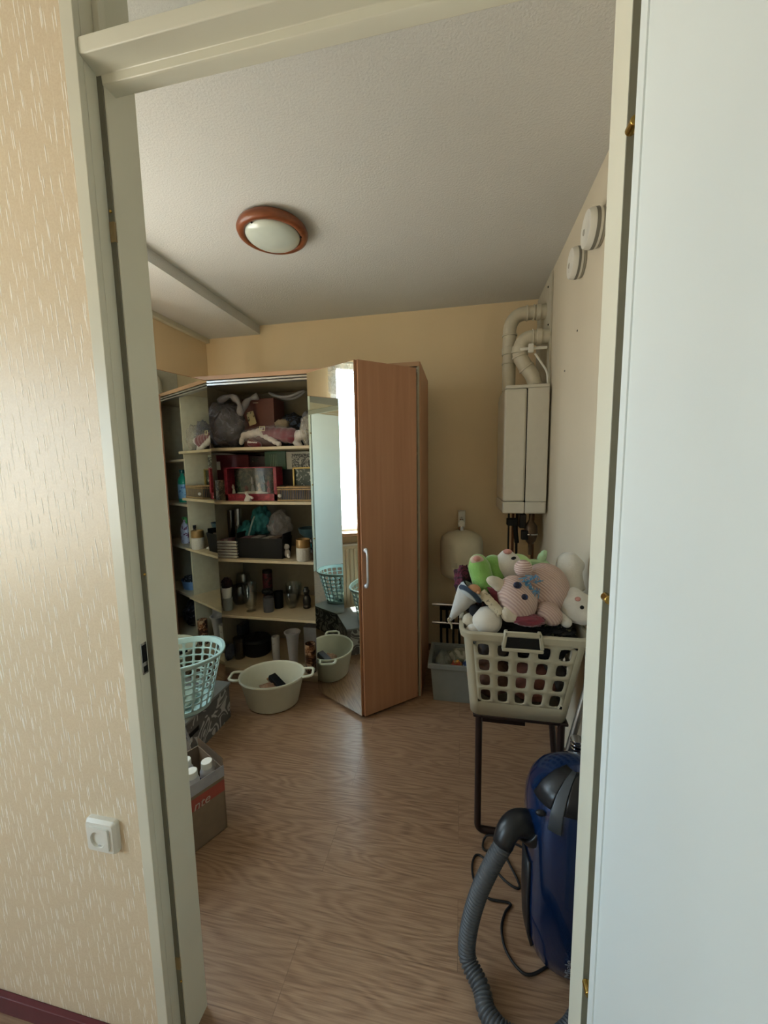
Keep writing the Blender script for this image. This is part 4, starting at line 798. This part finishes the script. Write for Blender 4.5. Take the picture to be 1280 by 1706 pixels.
# brown carton with red band
ca = math.radians(27); cd1 = Vector((-math.sin(ca), -math.cos(ca))); cd2 = Vector((-math.cos(ca), math.sin(ca))); K0 = Vector((-.908, 1.232)); K1 = K0 + cd1 * .30; K2 = K0 + cd2 * .20; K3 = K1 + cd2 * .20
t = thing('cardboard_carton', 'open brown carton with a red printed band standing just inside the doorway', 'carton', ((K0.x + K3.x) / 2, (K0.y + K3.y) / 2, 0))
m_cb = M('brown_cardboard', '7d6a55', .8, var=.06)
mb = MB()
for a, b in ((K1, K0), (K0, K2), (K2, K3), (K3, K1)): mb.wallseg(a, b, .004, 0, .262)
mb.prism([K0, K2, K3, K1], 0.0, .004); mb.build('carton', m_cb, t)
nn = Vector((-cd1.y, cd1.x)) * -1
nn = nn if nn.x > 0 else -nn
def face(z0, z1, u0, u1, e, nm, mat, lab=None):
    a = K0 + cd1 * u0 + nn * e; b = K0 + cd1 * u1 + nn * e; return MB().wallseg(b, a, .0012, z0, z1).build(nm, mat, t, label=lab)
face(.226, .272, -.001, .302, .002, 'folded_flap', M('white_card_edge', '98979a', .6), 'whitish folded edge')
face(.165, .212, .0, .30, .0012, 'red_band', M('red_carton_print', '9c4a3c', .6), 'red printed band')
text('printed_word', 'nte', .048, M('cream_print_2', 'b9a594', .6), (K0.x + cd1.x * .124 + nn.x * .004, K0.y + cd1.y * .124 + nn.y * .004, .166), (-cd1.x, -cd1.y, 0), (0, 0, 1), t, shear=.25)
MB().wallseg(K0 + cd2 * .2, K0, -.0012, .262, .300).build('inner_flap', M('dark_cardboard', '5d4c3c', .8), t)
# spray cans in the carton
m_canw = M('white_can', 'c0bfc4', .35); m_canb = M('navy_print', '232a66', .4)
for k, (u, w, lab) in enumerate(((.075, .055, 'white tube bottle with navy band in the carton, the one nearest the wardrobe'), (.135, .075, 'white tube bottle with navy band in the carton, middle one'), (.20, .06, 'white tube bottle with navy band in the carton, nearest the doorway'))):
    c = ((-.975, 1.225), (-.990, 1.158), (-1.042, 1.19))[k]; c = Vector(c); b_ = thing('tube_bottle', lab, 'bottle', (c.x, c.y, .0045), 'white bottles in the brown carton'); h = .285 + .012 * k
    MB().lathe((c.x, c.y, 0), [(.002, .0045), (.022, .0045), (.024, .02), (.026, h - .10), (.027, h - .04), (.020, h - .025), (.002, h - .025)], 24).build('body', m_canw, b_, smooth=60)
    MB().lathe((c.x, c.y, 0), [(.0268, h - .10), (.0277, h - .055), (.0268, h - .10 + .0001)], 24, closed=True).build('band', m_canb, b_)
    MB().cyl((c.x, c.y, h - .025), (c.x, c.y, h), .0215, .0205, 24).build('cap', m_white, b_, bevel=.002)
c = K0 + cd1 * .17 + cd2 * .13; MB().box(-.05, .06, -.03, .03, -.004, .004, Matrix.Translation((c.x, c.y, .305)) @ Matrix.Rotation(1.0, 4, 'Z') @ Matrix.Rotation(.25, 4, 'Y')).build('leaflet', M('paper', 'a9a5a0', .7), None, 'folded white leaflet lying across the bottles in the brown carton', 'leaflet', bevel=.001)
# ================================================================= GREY BIN
t = thing('storage_bin', 'grey open plastic bin full of packets on the floor under the expansion tank', 'bin', (0.03, 2.33, 0))
m_bin = M('grey_bin_plastic', '7f8482', .45, var=.03)
def frus(x0, x1, y0, y1, z0, z1, ix, iy): return [(x0 + ix, y0 + iy, z0), (x1 - ix, y0 + iy, z0), (x1 - ix, y1 - iy, z0), (x0 + ix, y1 - iy, z0)], [(x0, y0, z1), (x1, y0, z1), (x1, y1, z1), (x0, y1, z1)]
lo, hi = frus(-.175, .235, 2.215, 2.49, .0, .235, .018, .012); ilo, ihi = frus(-.169, .229, 2.221, 2.484, .006, .235, .018, .012)
MB().rings([lo, hi, ihi, ilo]).build('tub', m_bin, t, bevel=.002)
ro, ro2 = frus(-.19, .25, 2.20, 2.505, .215, .243, 0, 0); ri, ri2 = frus(-.172, .232, 2.218, 2.487, .215, .243, 0, 0)
MB().rings([ro, ro2, ri2, ri], close=True).build('rim', m_bin, t, bevel=.003)
for (lab, x, yy, z_, r_, mt, sd) in (('clear crumpled plastic bag at the left in the grey bin', -.10, 2.33, .15, (.06, .08, .11), film('clear_bin_bag', '9a9f98', .4, .2, .9), 1), ('orange and red snack packet in the grey bin', -.02, 2.30, .17, (.04, .03, .06), patterned('orange_packet', 'a33a1e', 'b98a2c', 26, .5, 1.5, .4, 1, .05, 'a9a898'), 2), ('blue and white packet at the right in the grey bin', .055, 2.32, .165, (.045, .05, .07), patterned('blue_packet', '2e4a7c', 'a9b4c0', 20, .5, 1.5, .35), 3), ('pale packet behind the others in the grey bin', .0, 2.42, .18, (.09, .05, .07), patterned('pale_packet', 'a3a294', '6a6f60', 15, .55, 2, .4), 4)):
    MB().lump((x, yy, z_), r_, .18, 2.5, 100 + sd, 4, fold=.2).build('packet' if sd > 1 else 'plastic_bag', mt, None, lab, 'packet' if sd > 1 else 'bag', smooth=180)
# ================================================================= STOOL + HAMPER
t = thing('tubular_stool', 'dark brown tubular steel stool carrying the full laundry hamper', 'stool', (.21, 1.54, 0))
m_tube = M('brown_painted_steel', '2a1c1a', .4, .2, var=.1)
def loop(x, y0, y1, name):
    pts = [(x, y0, .492)] + [(x, y0, z_) for z_ in (.3, .06)] + bezier((x, y0, .035), (x, y0, .013), (x, y0 + .025, .013), 5) + [(x, y1 - .03, .013)] + bezier((x, y1 - .025, .013), (x, y1, .013), (x, y1, .035), 5) + [(x, y1, .3), (x, y1, .492)]
    MB().tube(pts, .0125, 12).build(name, m_tube, t, smooth=60)
def loopx(y_, x0, x1):
    pts = [(x0, y_, .492)] + [(x0, y_, z_) for z_ in (.3, .06)] + bezier((x0, y_, .04), (x0, y_, .0135), (x0 + .026, y_ , .0135), 5) + [(x1 - .03, y_, .0135)] + bezier((x1 - .026, y_, .0135), (x1, y_, .0135), (x1, y_, .04), 5) + [(x1, y_, .3), (x1, y_, .492)]
    MB().tube(pts, .0130, 14).build('leg_frame', m_tube, t, smooth=60)
loopx(1.395, .072, .362); MB().cyl((.412, 1.60, .001), (.365, 1.60, .486), .0125, seg=12).build('rear_leg', m_tube, t)
qa, qb = at(800, 1197, 1.62), at(874, 1201, 1.62); MB().box(qa.x, qb.x, 1.60, 1.63, min(qa.z, .455), .484).build('stretcher', m_tube, t, bevel=.002)
MB().box(.05, .385, 1.385, 1.715, .484, .497).build('seat', m_tube, t, bevel=.004)
hm = thing('laundry_hamper', 'grey-beige perforated laundry hamper piled with soft toys on the brown stool', 'laundry hamper', (.205, 1.55, .4975))
m_ham = M('greige_plastic', 'aaa48f', .42, var=.03); HZ0, HZ1 = .4985, .838
HB = (.042, .378, 1.385, 1.705); HT = (.012, .43, 1.345, 1.745)   # x0,x1,y0,y1 bottom / top
def hk(z_): return (z_ - HZ0) / (HZ1 - HZ0)
def hrect(z_, e=0):
    k = hk(z_); return [HB[i] + (HT[i] - HB[i]) * k + (-e if i % 2 == 0 else e) for i in range(4)]
def hring(z_, e=0, r=.035, n=6):
    x0, x1, y0, y1 = hrect(z_, e); r = max(.004, r + e); return [Vector((a, b, z_)) for a, b in rr(x0, x1, y0, y1, r, n)]
mb = MB()
Zt, Zb = .800, .555
def side(i):
    def P(u, v):
        z_ = Zb + (Zt - Zb) * v; x0, x1, y0, y1 = hrect(z_); e = .03
        if i == 0: return Vector((x0 + e + (x1 - x0 - 2 * e) * u, y0, z_))
        if i == 1: return Vector((x1, y0 + e + (y1 - y0 - 2 * e) * u, z_))
        if i == 2: return Vector((x1 - e - (x1 - x0 - 2 * e) * u, y1, z_))
        return Vector((x0, y1 - e - (y1 - y0 - 2 * e) * u, z_))
    return P
for i in range(4): mb.holed(side(i), 5, 4, (.58, .74), per=3)
# corners between the pierced faces, band above and below
for z0_, z1_ in ((HZ0, Zb), (Zt, HZ1)):
    mb.rings([hring(z0_, 0, .03), hring(z1_, 0, .03)], caps=False)
ra = [[Vector(p) for p in hring(z_, 0, .03)] for z_ in (Zb, Zt)]
for c4 in range(4):
    for j in range(5):
        i0 = c4 * 6 + j; mb.bm.faces.new([mb.bm.verts.new(p) for p in (ra[0][i0], ra[0][i0 + 1], ra[1][i0 + 1], ra[1][i0])])
bmesh.ops.remove_doubles(mb.bm, verts=mb.bm.verts, dist=.0002)
mb.build('pierced_wall', m_ham, hm, solid=.003, smooth=40)
MB().rings([hring(HZ0, -.002, .03), hring(HZ0 + .004, 0, .03)]).build('bottom', m_ham, hm)
mb = MB(); mb.rings([hring(z_, e, .035) for z_, e in ((HZ1 - .030, .002), (HZ1 - .026, .014), (HZ1 - .004, .016), (HZ1, .012), (HZ1, -.002), (HZ1 - .03, -.003))], close=True); mb.build('rim', m_ham, hm, smooth=50)
x0, x1, y0, y1 = hrect(HZ1)
gx0, gx1 = at(838, 1060, y0 - .015).x, at(906, 1060, y0 - .015).x; mb = MB()
yy = y0 - .020
def hxs(e0, e1): return None
# grip bracket: two cheeks and a top bar with an opening below
mb.hexa([(gx0 - .004, yy, HZ1 - .045), (gx0 + .010, yy, HZ1 - .045), (gx0 + .010, y0 + .004, HZ1 - .045), (gx0 - .004, y0 + .004, HZ1 - .045), (gx0 + .006, yy, HZ1 + .015), (gx0 + .018, yy, HZ1 + .015), (gx0 + .018, y0 + .004, HZ1 + .015), (gx0 + .006, y0 + .004, HZ1 + .015)])
mb.hexa([(gx1 - .010, yy, HZ1 - .045), (gx1 + .004, yy, HZ1 - .045), (gx1 + .004, y0 + .004, HZ1 - .045), (gx1 - .010, y0 + .004, HZ1 - .045), (gx1 - .018, yy, HZ1 + .015), (gx1 - .006, yy, HZ1 + .015), (gx1 - .006, y0 + .004, HZ1 + .015), (gx1 - .018, y0 + .004, HZ1 + .015)])
mb.box(gx0 + .006, gx1 - .006, yy, yy + .008, HZ1 - .004, HZ1 + .016)
mb.box(gx0 - .002, gx1 + .002, yy, y0 + .004, HZ1 - .058, HZ1 - .044)
mb.build('grip', m_ham, hm, bevel=.004)
MB().box(gx0 + .010, gx1 - .010, yy + .003, yy + .0045, HZ1 - .044, HZ1 - .006).build('grip_opening', m_black, hm, label='dark hand opening')
# filling of the hamper
def toy(name, label, c, cat='plush toy'): return thing(name, label, cat, c)
for k, (cx_, cy_, cz_, rx_, cc, lab) in enumerate(((.115, 1.48, .60, .085, '6e4c3a', 'brown soft toy seen through the lower left holes of the hamper'), (.27, 1.47, .60, .09, '7d4f42', 'reddish brown soft toy seen through the middle holes of the hamper'), (.12, 1.50, .745, .08, '57504c', 'dusky soft toy seen through the upper left holes of the hamper'), (.345, 1.50, .62, .05, '4a4440', 'greyish soft toy seen through the right-hand lower holes of the hamper'), (.31, 1.50, .75, .10, '1b1b20', 'black soft toy seen through the upper right holes of the hamper'), (.20, 1.63, .66, .10, '3c3434', 'dark soft toy deep in the back of the hamper'))):
    MB().lump((cx_, cy_, cz_), (rx_, .075, .07), .15, 3, 110 + k, 4).build('soft_toy', M('toy_fill_' + cc, cc, .95, var=.25, bump=.5, bscale=90), None, lab, 'soft toy', smooth=180)
m_gp = M('green_plush', '7dae58', .95, var=.08, bump=.6, bscale=150, sheen=.5); m_gpl = M('light_green_plush', 'a5cf86', .95, var=.06, bump=.6, bscale=150, sheen=.5)
m_wplush = M('white_fluffy_plush', 'cfcbc2', .95, var=.04, bump=.35, bscale=260, sheen=.5)
m_pink = striped('pink_stripe_knit', 'b39890', 'c6aea4', 44, 'DIAGONAL', .95, .5, .6, .8); m_pinkd = M('pink_felt', 'c08a80', .8)
m_cream = M('cream_plush', 'c4bba8', .95, var=.05, bump=.6, bscale=120, sheen=.4)
Y1 = 1.50
t = toy('green_plush', 'bright green plush animal with white cheeks lying on its back atop the hamper', at(830, 990, 1.56))
MB().cap(at(799, 946, 1.50), at(806, 972, 1.48), .045, .043).cap(at(797, 938, 1.52), at(799, 945, 1.50), .038, .043).build('foot', m_gp, t, remesh=.006)
MB().ell(at(795, 933, 1.485), (.026, .016, .020), Matrix.Rotation(.3, 3, 'X')).build('sole', M('pale_pink_felt', 'c9b5a2', .9), t)
MB().ell(at(795, 931, 1.470), (.014, .010, .010)).build('pad', m_pinkd, t)
MB().cap(at(822, 942, 1.56), at(826, 962, 1.54), .045, .045).build('body', m_gp, t, remesh=.006)
MB().ell(at(846, 946, 1.56), (.062, .055, .064)).ell(at(845, 928, 1.56), (.032, .03, .03)).build('muzzle', m_wplush, t, remesh=.006)
MB().ell(at(864, 947, 1.58), (.055, .055, .06)).ell(at(862, 935, 1.58), (.035, .04, .03)).build('head', m_gpl, t, remesh=.006)
MB().ell(at(846, 919, 1.54), (.017, .014, .010)).build('nose', m_pinkd, t)
MB().ell(at(856, 930, 1.525), (.010, .006, .006), Matrix.Rotation(-.3, 3, 'Y')).build('eye', m_black, t)
MB().lump(at(893, 937, 1.60), (.05, .02, .012), .15, 2, 5, 4).lump(at(903, 930, 1.60), (.016, .016, .034), .15, 2, 6, 4, rot=Matrix.Rotation(.35, 3, 'Y')).build('ear', M('mint_felt', 'a9c79c', .9), t, smooth=180)
t = toy('pink_plush', 'pink ribbed plush doll with blue eyes lying sideways atop the hamper', at(880, 1040, 1.45))
hd = at(862, 996, 1.42)
MB().ell(hd, (.068, .062, .086), Matrix.Rotation(-.4, 3, 'Y')).build('head', m_pink, t, remesh=.005)
MB().ell(at(905, 985, 1.50), (.095, .075, .110), Matrix.Rotation(.1, 3, 'Y')).build('body', m_pink, t, remesh=.006)
MB().ell(at(872, 947, 1.44), (.032, .03, .032)).build('arm', striped('pink_stripe_knit_fine', 'a98d88', 'd0bab0', 40, 'Z', .95, .5, .5, 3), t)
MB().cap(at(912, 1020, 1.42), at(920, 1026, 1.42), .042, .038).build('leg', m_pink, t, remesh=.006)
MB().ell(at(826, 970, 1.41), (.036, .018, .022), Matrix.Rotation(.35, 3, 'Y')).ell(at(832, 975, 1.41), (.024, .018, .026)).build('ear', m_cream, t, remesh=.005)
MB().ell(at(846, 1023, 1.385), (.026, .018, .032), Matrix.Rotation(-.3, 3, 'Y')).ell(at(855, 1028, 1.385), (.022, .018, .02)).build('ear', m_cream, t, remesh=.005)
m_eye = patterned('blue_iris', '0b1430', '1d3a70', 60, .55, .5, .25)
for px, py in ((862.5, 975), (873, 995)): MB().ell(at(px, py, 1.368), (.0145, .008, .0125)).build('eye', m_eye, t, label='dark blue round eye')
mb = MB(); rnd = random.Random(3)
for k in range(46):
    u = rnd.random(); a = at(872 + 22 * u + rnd.uniform(-4, 4), 962 + 22 * u * 0 + rnd.uniform(0, 30), 1.395); mb.tube([a, a + Vector((rnd.uniform(-.012, .012), -.01, rnd.uniform(-.012, .012))), a + Vector((rnd.uniform(-.02, .02), -.006, rnd.uniform(-.02, .02)))], .0016, 5)
mb.build('fringe', M('blue_yarn', '4f86a8', .8, var=.2), t, label='tuft of blue yarn')
# red clothing with lace hem
mb = MB(); A_ = [at(811, 978, 1.44), at(838, 985, 1.42), at(838, 1018, 1.40), at(826, 1005, 1.41)]
mb.hexa([p + Vector((0, .03, 0)) for p in A_] + A_)
rd_ = thing('red_doll_dress', 'red doll dress with white lace hem sticking out under the pink head', 'doll dress', (A_[3].x, 1.42, A_[3].z))
mb.build('cloth', m_rv, rd_, bevel=.003)
MB().lump(at(880, 1033, 1.385), (.055, .025, .022), .2, 3, 120, 4, fold=.2).build('skirt', m_rv, rd_, smooth=180)
mb = MB(); P0, P1 = at(803, 985, 1.405), at(838, 1022, 1.375); n_ = 16; q_ = []
for k in range(n_ + 1):
    t_ = k / n_; p = P0.lerp(P1, t_); w_ = .019 + .0035 * abs(math.sin(t_ * math.pi * 6)); off_ = Vector((.7, 0, .7)) * w_; wob = Vector((0, .003 * math.sin(t_ * 18), 0)); q_.append((mb.bm.verts.new(p - off_ + wob), mb.bm.verts.new(p + off_ * .6 - wob)))
for k in range(n_): mb.bm.faces.new((q_[k][0], q_[k + 1][0], q_[k + 1][1], q_[k][1]))
mb.build('lace_hem', patterned('cream_lace', 'bfb49a', '8d8270', 90, .6, .5, .8), rd_, solid=.004, label='scalloped cream lace')
t = toy('white_plush', 'white plush rabbit draped over the right side of the hamper', at(950, 1000, 1.55))
MB().cap(at(948, 940, 1.60), at(946, 1010, 1.52), .050, .052, 9).cap(at(946, 938, 1.60), at(962, 942, 1.60), .036, .030).cap(at(960, 945, 1.6), at(972, 980, 1.56), .016, .012).build('body', m_wplush, t, remesh=.007)
MB().ell(at(962, 1012, 1.46), (.060, .05, .060)).ell(at(970, 1022, 1.44), (.042, .04, .042)).ell(at(957, 990, 1.47), (.03, .03, .026)).build('head', m_wplush, t, remesh=.006)
MB().cap(at(930, 1025, 1.44), at(944, 1037, 1.42), .021, .020).build('paw', m_wplush, t, remesh=.005)
MB().ell(at(963, 998, 1.405), (.010, .006, .008)).build('nose', m_pinkd, t)
MB().ell(at(970, 1012, 1.398), (.007, .005, .007)).build('eye', m_black, t)
for k, (px, py, yv, r_, lab) in enumerate(((812, 1034, 1.405, .053, 'big white fluffy ball at the front left of the hamper'), (784, 1034, 1.43, .030, 'small cream ball squeezed at the left rim of the hamper'), (790, 1052, 1.40, .030, 'cream plush paw lying low behind the left front rim'))):
    p = at(px, py, yv); MB().ell(p, (r_, r_ * .9, r_ * .98), sub=4).build('fluffy_ball', [m_wplush, m_cream, m_wplush][k], None, lab, 'plush ball', smooth=180)
t = toy('cloth_doll', 'cloth doll with pale pointed cap and blue plaid band hanging over the left rim', at(775, 1010, 1.45), 'doll')
MB().lathe((0, 0, 0), [(.045, 0), (.046, .01), (.034, .05), (.018, .10), (.006, .14), (.002, .145)], 20, mat=Matrix.Translation(at(783, 985, 1.45)) @ Matrix.Rotation(math.radians(-148), 4, 'Y')).build('cap', M('white_felt', 'b9bab8', .9, bump=.3), t, smooth=60)
mt_ = Matrix.Translation(at(785, 988, 1.44)) @ Matrix.Rotation(math.radians(-148), 4, 'Y')
MB().lathe((0, 0, 0), [(.047, -.022), (.052, -.01), (.050, .006), (.046, .008), (.046, -.022)], 24, closed=True, mat=mt_).build('plaid_band', striped('blue_plaid', '2c3c50', 'b0b8bc', 11, 'DIAGONAL', .9, .55, .1), t)
MB().ell(at(790, 984, 1.42), (.026, .024, .024)).build('face', M('peach_skin_cloth', 'b98a66', .8), t); MB().ell(at(797, 987, 1.40), (.007, .012, .006)).build('nose', M('peach_skin_cloth', 'b98a66', .8), t)
MB().tube(spline([at(750, 1029, 1.42), at(747, 1033, 1.42), at(752, 1040, 1.42), at(753, 1048, 1.42)], 5), lambda i: .0045 - .0001 * i, 8).build('tassel', M('straw_yarn', 'a39a84', .9), t, smooth=180)
MB().lump(at(772, 968, 1.56), (.035, .05, .06), .3, 3, 130, 4, fold=.2).build('burgundy_cloth', patterned('burgundy_print', '2a0d18', '5c2036', 28, .5, 2, .9), None, 'dark burgundy cloth between the green plush and the expansion tank', 'cloth', smooth=180)
MB().lump(at(815, 1010, 1.47), (.085, .05, .05), .25, 3, 131, 5, fold=.2).build('floral_cloth', patterned('dark_floral', '121016', '4a2c34', 45, .58, 1, .9), None, 'black cloth with tiny flowers between the doll and the white ball', 'cloth', smooth=180)
MB().ell(at(792, 1017, 1.42), .023).build('dark_pompon', M('navy_black_felt', '15161d', .95), None, 'small blackish pompon left of the flowered cloth', 'pompon', smooth=180)
MB().lump((.335, 1.50, .815), (.085, .11, .035), .25, 2.5, 133, 5, fold=.25).build('black_cloth', patterned('black_scribble', '0b0b0d', '55553c', 26, .62, 3, .8), None, 'black cloth with faint yellow lines below the white rabbit', 'cloth', smooth=180)
MB().lump((.20, 1.56, .80), (.16, .14, .05), .2, 2.5, 134, 5).build('dark_clothes', M('dim_clothes', '2a2629', .95, var=.3), None, 'dark clothes filling the hamper under the soft toys', 'clothes', smooth=180)
# ================================================================= VACUUM CLEANER
t = thing('vacuum_cleaner', 'dark blue canister vacuum cleaner standing on end beside the doorway', 'vacuum cleaner', (.345, 1.115, 0))
m_vb = M('metallic_blue', '0a2750', .2, .4, var=.1, scale=5, coat=.6); m_vd = M('charcoal_plastic', '17191d', .35, var=.1); m_vg = M('grey_strip_plastic', '3c4248', .4, var=.05)
VX, VY = .346, 1.095
def vs(z_, a, b, cx_=VX, cy_=VY, n=2.8, N=40, e=0):
    out = []
    for k in range(N):
        q = 2 * math.pi * k / N; c, s_ = math.cos(q), math.sin(q); m = (abs(c) ** n + abs(s_) ** n) ** (1 / n); out.append(Vector((cx_ + (a + e) * c / m, cy_ + (b + e) * s_ / m, z_)))
    return out
secs = [(.006, .122, .108), (.02, .136, .120), (.06, .145, .127), (.16, .150, .132), (.30, .150, .134), (.40, .150, .130), (.455, .148, .124), (.50, .136, .112), (.535, .112, .092), (.560, .080, .065), (.574, .045, .035), (.578, .012, .01)]
MB().rings([vs(z_, a, b) for z_, a, b in secs]).build('body', m_vb, t, smooth=180)
def patch(name, secs_, q0, q1, e, mat, lab=None, n=2.8, th=.004):
    mb = MB(); rows = []
    for z_, a, b in secs_:
        row = []
        for k in range(13):
            q = math.radians(q0 + (q1 - q0) * k / 12); c, s_ = math.cos(q), math.sin(q); m = (abs(c) ** n + abs(s_) ** n) ** (1 / n); row.append(mb.bm.verts.new((VX + (a + e) * c / m, VY + (b + e) * s_ / m, z_)))
        rows.append(row)
    for i in range(len(rows) - 1):
        for k in range(12): mb.bm.faces.new((rows[i][k], rows[i][k + 1], rows[i + 1][k + 1], rows[i + 1][k]))
    return mb.build(name, mat, t, solid=th, smooth=180, label=lab)
patch('top_cover', secs[7:11], 198, 228, .002, m_vd, 'glossy black top cover')
patch('top_cover', secs[7:11], 240, 275, .002, m_vd, 'glossy black top cover')
patch('grey_stripe', secs[6:11], 228, 240, .0045, m_vg, 'dark grey stripe')
patch('bumper', secs[1:5], 178, 206, .003, m_vd, 'charcoal bumper strip', th=.008)
patch('bumper', secs[1:4], 330, 352, .003, m_vd, 'charcoal bumper strip', th=.008)
p = at(903, 1362, .995); MB().ell(p + Vector((0, .014, 0)), (.014, .008, .008)).build('button', m_vd, t)
for sx_ in (-1, 1): MB().cyl((VX + sx_ * .10, VY + .08, .03), (VX + sx_ * .125, VY + .08, .03), .03, seg=24).build('wheel', m_vd, t, bevel=.004)
text('brand_name', 'Miele', .026, M('silver_print', '8d9097', .4, .5), (.300, VY - .136, .05), (0, 0, 1), (-1, 0, 0), t)
# elbow and hose
e0, e1, e2 = Vector((.225, 1.06, .42)), Vector((.155, 1.03, .425)), Vector((.13, 1.01, .34))
hs = thing('vacuum_hose', 'grey ribbed hose curling from the blue vacuum cleaner over the floor', 'hose', (.1, 1.0, 0))
pts = bezier(at(884, 1375, 1.06), at(850, 1358, 1.03), at(838, 1406, 1.01), 10); MB().tube(pts, lambda i: .037 - .0009 * i, 20).build('elbow', m_vd, hs, smooth=180, label='charcoal hose elbow')
MB().cyl(pts[0] - Vector((-.01, 0, .01)), pts[0] + (pts[1] - pts[0]) * .8, .048, .045, 24).build('collar', m_vd, hs, bevel=.003)
hp2 = [at(842, 1402, 1.01), at(820, 1440, 1.0), at(797, 1490, .985), at(782, 1545, .97), at(779, 1600, .95)]
hp2 += [Vector(p) for p in ((.062, .905, .0365), (.075, .868, .0265), (.110, .838, .0255), (.165, .828, .0255), (.225, .84, .0255), (.275, .872, .0255), (.315, .915, .027), (.345, .95, .03))]
hp2[4].z = max(hp2[4].z, .06)
sp = spline(hp2, 40); L = [0]
for a, b in zip(sp, sp[1:]): L.append(L[-1] + (b - a).length)
tot = L[-1]; N_ = int(tot / .0018); res = []; j = 0
for k in range(N_):
    d_ = tot * k / (N_ - 1)
    while j < len(L) - 2 and L[j + 1] < d_: j += 1
    res.append(sp[j].lerp(sp[j + 1], (d_ - L[j]) / max(1e-9, L[j + 1] - L[j])))
MB().tube(res, lambda i: (.0245 if i % 5 < 3 else .0205), 16).build('ribbed_hose', M('grey_hose', '46484b', .5, .1, var=.05), hs, smooth=180)
# power cord
m_cord = M('black_cord', '0f0f11', .5)
cp = [at(905, 1430, 1.06), atz(846, 1400, .12), atz(812, 1392, .02), atz(806, 1415, .006), atz(835, 1420, .006), atz(852, 1445, .006), atz(866, 1478, .005), atz(845, 1470, .005), atz(800, 1425, .005), atz(787, 1440, .005), atz(793, 1475, .005), atz(815, 1497, .005), atz(850, 1505, .005), atz(842, 1520, .005), atz(836, 1545, .005), atz(842, 1580, .005), atz(862, 1612, .005), atz(885, 1624, .005), Vector((.27, 1.02, .005))]
MB().tube(spline(cp, 8), .0038, 8).build('power_cord', m_cord, None, 'thin black power cord looping on the floor beside the vacuum cleaner', 'cord', smooth=180)
# telescopic wand leaning on the wall
t = thing('vacuum_wand', 'metal vacuum wand with dark grip leaning on the right wall behind the vacuum', 'wand', (.40, 1.27, .3))
w0, w1 = at(930, 1310, 1.28), at(972, 1165, 1.33); w1.x = min(w1.x, .485)
MB().cyl(w0 - (w1 - w0) * .6, w1 + (w1 - w0) * .4, .011, seg=16).build('tube', M('satin_steel', '85807a', .3, .9), t)
a = at(955, 1255, 1.27); MB().cyl(a - Vector((.022, 0, .09)), a + Vector((.012, 0, .04)), .017, seg=16).build('grip', m_vd, t, bevel=.004)
for k in range(3): MB().lathe(at(962, 1232 + 6 * k, 1.26), [(.020, -.003), (.021, 0), (.020, .003)], 16).build('ring', m_chrome, t)
